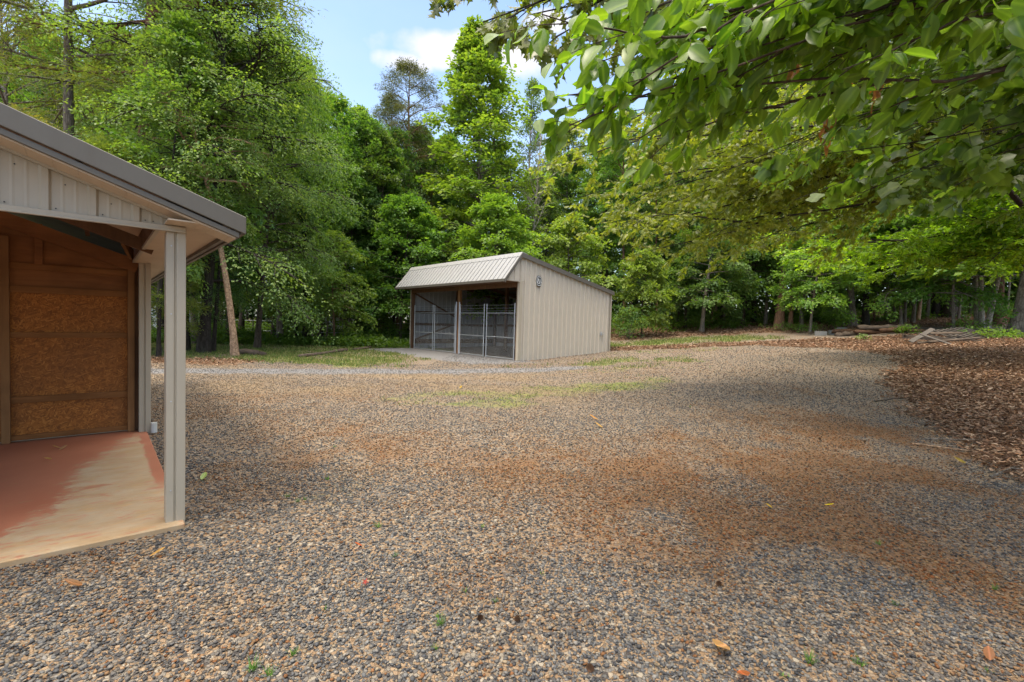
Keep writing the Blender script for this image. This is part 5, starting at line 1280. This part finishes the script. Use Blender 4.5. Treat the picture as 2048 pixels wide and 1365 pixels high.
for px, py in ((560, 1100), (790, 1115), (650, 1220), (585, 1310), (875, 1235), (880, 1250), (930, 1185), (965, 1055), (990, 1205), (1085, 1150), (1790, 1210), (1757, 1090), (1720, 1330), (1570, 1355), (595, 1005), (575, 995), (610, 1000), (665, 880), (670, 895), (655, 960), (1345, 790), (1380, 815), (1195, 770), (1230, 785), (1420, 735), (870, 1300), (505, 1340), (538, 1352), (755, 1055), (1620, 1325), (1975, 1345), (1990, 1180)):
    o = link('weed', WM[wd.integers(0, 4)]); o.location = g2(px, py); o.rotation_euler = (0, 0, wd.random() * 6.28); s_ = wd.uniform(.45, .85); o.scale = (s_, s_, s_)
    tag(o, 'little green grass weed sprouting through the open gravel', 'weed', 'weeds sprouting in the gravel')
def leaf_thing(px, py, L_, col, lab, tmpl=OVAL, wk=.55, group=None, lift=.022, loc=None, seed=0):
    rg = np.random.default_rng(int(px * 7 + py)); p = g2(px, py) if loc is None else np.array(loc); a = rg.random() * 6.28
    me = leaf_mesh('fallen_leaf', np.zeros((1, 3)), np.array([[cos(a), sin(a), .1]]), np.array([[rg.normal(0, .25), rg.normal(0, .25), 1]]), L_, L_ * wk, LEAFN, tmpl, np.array([.5]), np.array([-2.0]), rg)
    o = link('fallen_leaf', me, None, col); o.location = p + np.array([0, 0, lift]); tag(o, lab, 'leaf', group)
STAR = (np.array([(0, 0, 0)] + [(.5 + .5 * cos(k * pi / 5 + pi) * (1 if k % 2 else .4), .5 * sin(k * pi / 5 + pi) * (1 if k % 2 else .4), .02) for k in range(10)] + [(.5, 0, 0)], float), [(11, 1 + k, 1 + (k + 1) % 10) for k in range(10)])
leaf_thing(727, 1178, .045, (.30, .05, .04), 'red star-shaped leaf lying on the grey gravel', STAR, 1.0)
leaf_thing(724, 1098, .055, (.45, .11, .035), 'orange red leaf lying farther off than the red star-shaped leaf', OVAL, .7)
leaf_thing(1478, 1350, .09, (.38, .12, .05), 'large orange leaf lying at the very front of the gravel', OVAL, .6)
leaf_thing(1452, 1298, .14, (.55, .33, .17), 'large pale tan leaf on the gravel behind the large orange leaf', OVAL, .6)
leaf_thing(1648, 1014, .12, (.50, .40, .06), 'long thin yellow leaf lying on the orange gravel', OVAL, .22)
leaf_thing(1545, 1021, .06, (.48, .34, .06), 'small yellow leaf a little before the long thin yellow one', OVAL, .5)
leaf_thing(1195, 842, .16, (.50, .25, .08), 'tan leaf lying alone in the middle of the yard', OVAL, .5)
leaf_thing(1205, 858, .15, (.48, .30, .13), 'pale curled leaf just before the tan leaf in mid yard', OVAL, .5)
leaf_thing(920, 778, .16, (.36, .25, .12), 'yellow leaf on the straw-coloured gravel before the gates', OVAL, .35)
leaf_thing(165, 1178, .09, (.24, .12, .05), 'curled brown leaf on the gravel in front of the porch slab', OVAL, .5)
leaf_thing(298, 1120, .09, (.45, .28, .12), 'tan leaf on the gravel near the foot of the porch post', OVAL, .5)
leaf_thing(403, 964, .10, (.30, .42, .16), 'pale green leaf on the gravel beside the porch post', OVAL, .55)
leaf_thing(1980, 1330, .08, (.27, .12, .06), 'reddish leaf at the near corner of the gravel', OVAL, .55)
leaf_thing(1930, 930, .22, (.26, .19, .13), 'large grey brown curled leaf where the litter meets the orange gravel', OVAL, .4)
leaf_thing(1250, 1168, .06, (.50, .16, .05), 'small orange leaf on the open gravel', OVAL, .5)
for px, py, lab in ((118, 901, 'curled dry leaf lying deepest on the red slab'), (103, 919, 'pale curled dry leaf on the red slab nearer the porch edge'), (122, 897, 'second dry leaf beside the deepest one on the red slab')):
    v = at(px, py, 1.0) - np.array([0, 0, HC]); t_ = (.043 - HC) / v[2]; leaf_thing(px, py, .085, (.34, .25, .18), lab, OVAL, .5, None, .004, np.array([0, 0, HC]) + v * t_)
def cone_mesh():
    rg = np.random.default_rng(8); V = []; F = []
    for k in range(60):
        f = k / 60; a = k * 2.4; r_ = .022 * sin(pi * (.12 + .85 * f)) + .004; z = .002 + f * .055
        o = np.array([cos(a) * r_, sin(a) * r_, z]); s_ = np.array([-sin(a), cos(a), 0]) * .008; u_ = np.array([cos(a) * .012, sin(a) * .012, .006]); i_ = len(V)
        V += [o * np.array([.3, .3, 1]) - s_ * .5, o * np.array([.3, .3, 1]) + s_ * .5, o + u_ + s_, o + u_ - s_]; F.append((i_, i_ + 1, i_ + 2, i_ + 3))
    V = np.array(V); V = np.stack([V[:, 2] - .03, V[:, 1], V[:, 0] + .02], 1)
    return npmesh('pine_cone', V, np.array(F), WOODD)
CM = cone_mesh()
for px, py in ((960, 1242), (1035, 1243), (1180, 1342), (1438, 1172), (1640, 880), (1730, 885)):
    o = link('pine_cone', CM); o.scale = (.5, .5, .5); o.location = g2(px, py) + np.array([0, 0, .004]); o.rotation_euler = (0, 0, wd.random() * 6.28); tag(o, 'small dark brown pine cone lying on the open gravel', 'pine cone', 'pine cones scattered on the gravel')
def twig(pts, r_, lab, col=BKG):
    P = np.array([g2(*p) + np.array([0, 0, .02 + .03 * (k % 2)]) for k, p in enumerate(pts)]); c = P[0].copy()
    o = empty('fallen_twig', c); tag(o, lab, 'twig'); tb = Tubes(); tb.add(P - c, np.linspace(r_, r_ * .4, len(P)), 6); link('stem', npmesh('stem', *tb.arr(), BARK), o, col)
    tb = Tubes(); k = len(P) // 2; tb.add(np.array([P[k] - c, P[k] - c + np.array([.25, -.12, .03])]), np.array([r_ * .6, r_ * .25]), 5); link('side_shoot', npmesh('side_shoot', *tb.arr(), BARK), o, col)
twig([(1825, 890), (1890, 903), (1960, 908), (2005, 908), (2048, 897)], .012, 'long pale forked twig lying along the edge of the leaf litter', BKP)
twig([(1840, 880), (1920, 886), (1975, 880)], .008, 'thin twig just behind the long pale forked one')
twig([(1980, 958), (2020, 945), (2060, 930)], .011, 'stout grey twig lying nearest the camera in the leaf litter')
twig([(1750, 805), (1790, 802), (1830, 801)], .012, 'short dark twig at the bend of the litter edge', BKD)
#--END
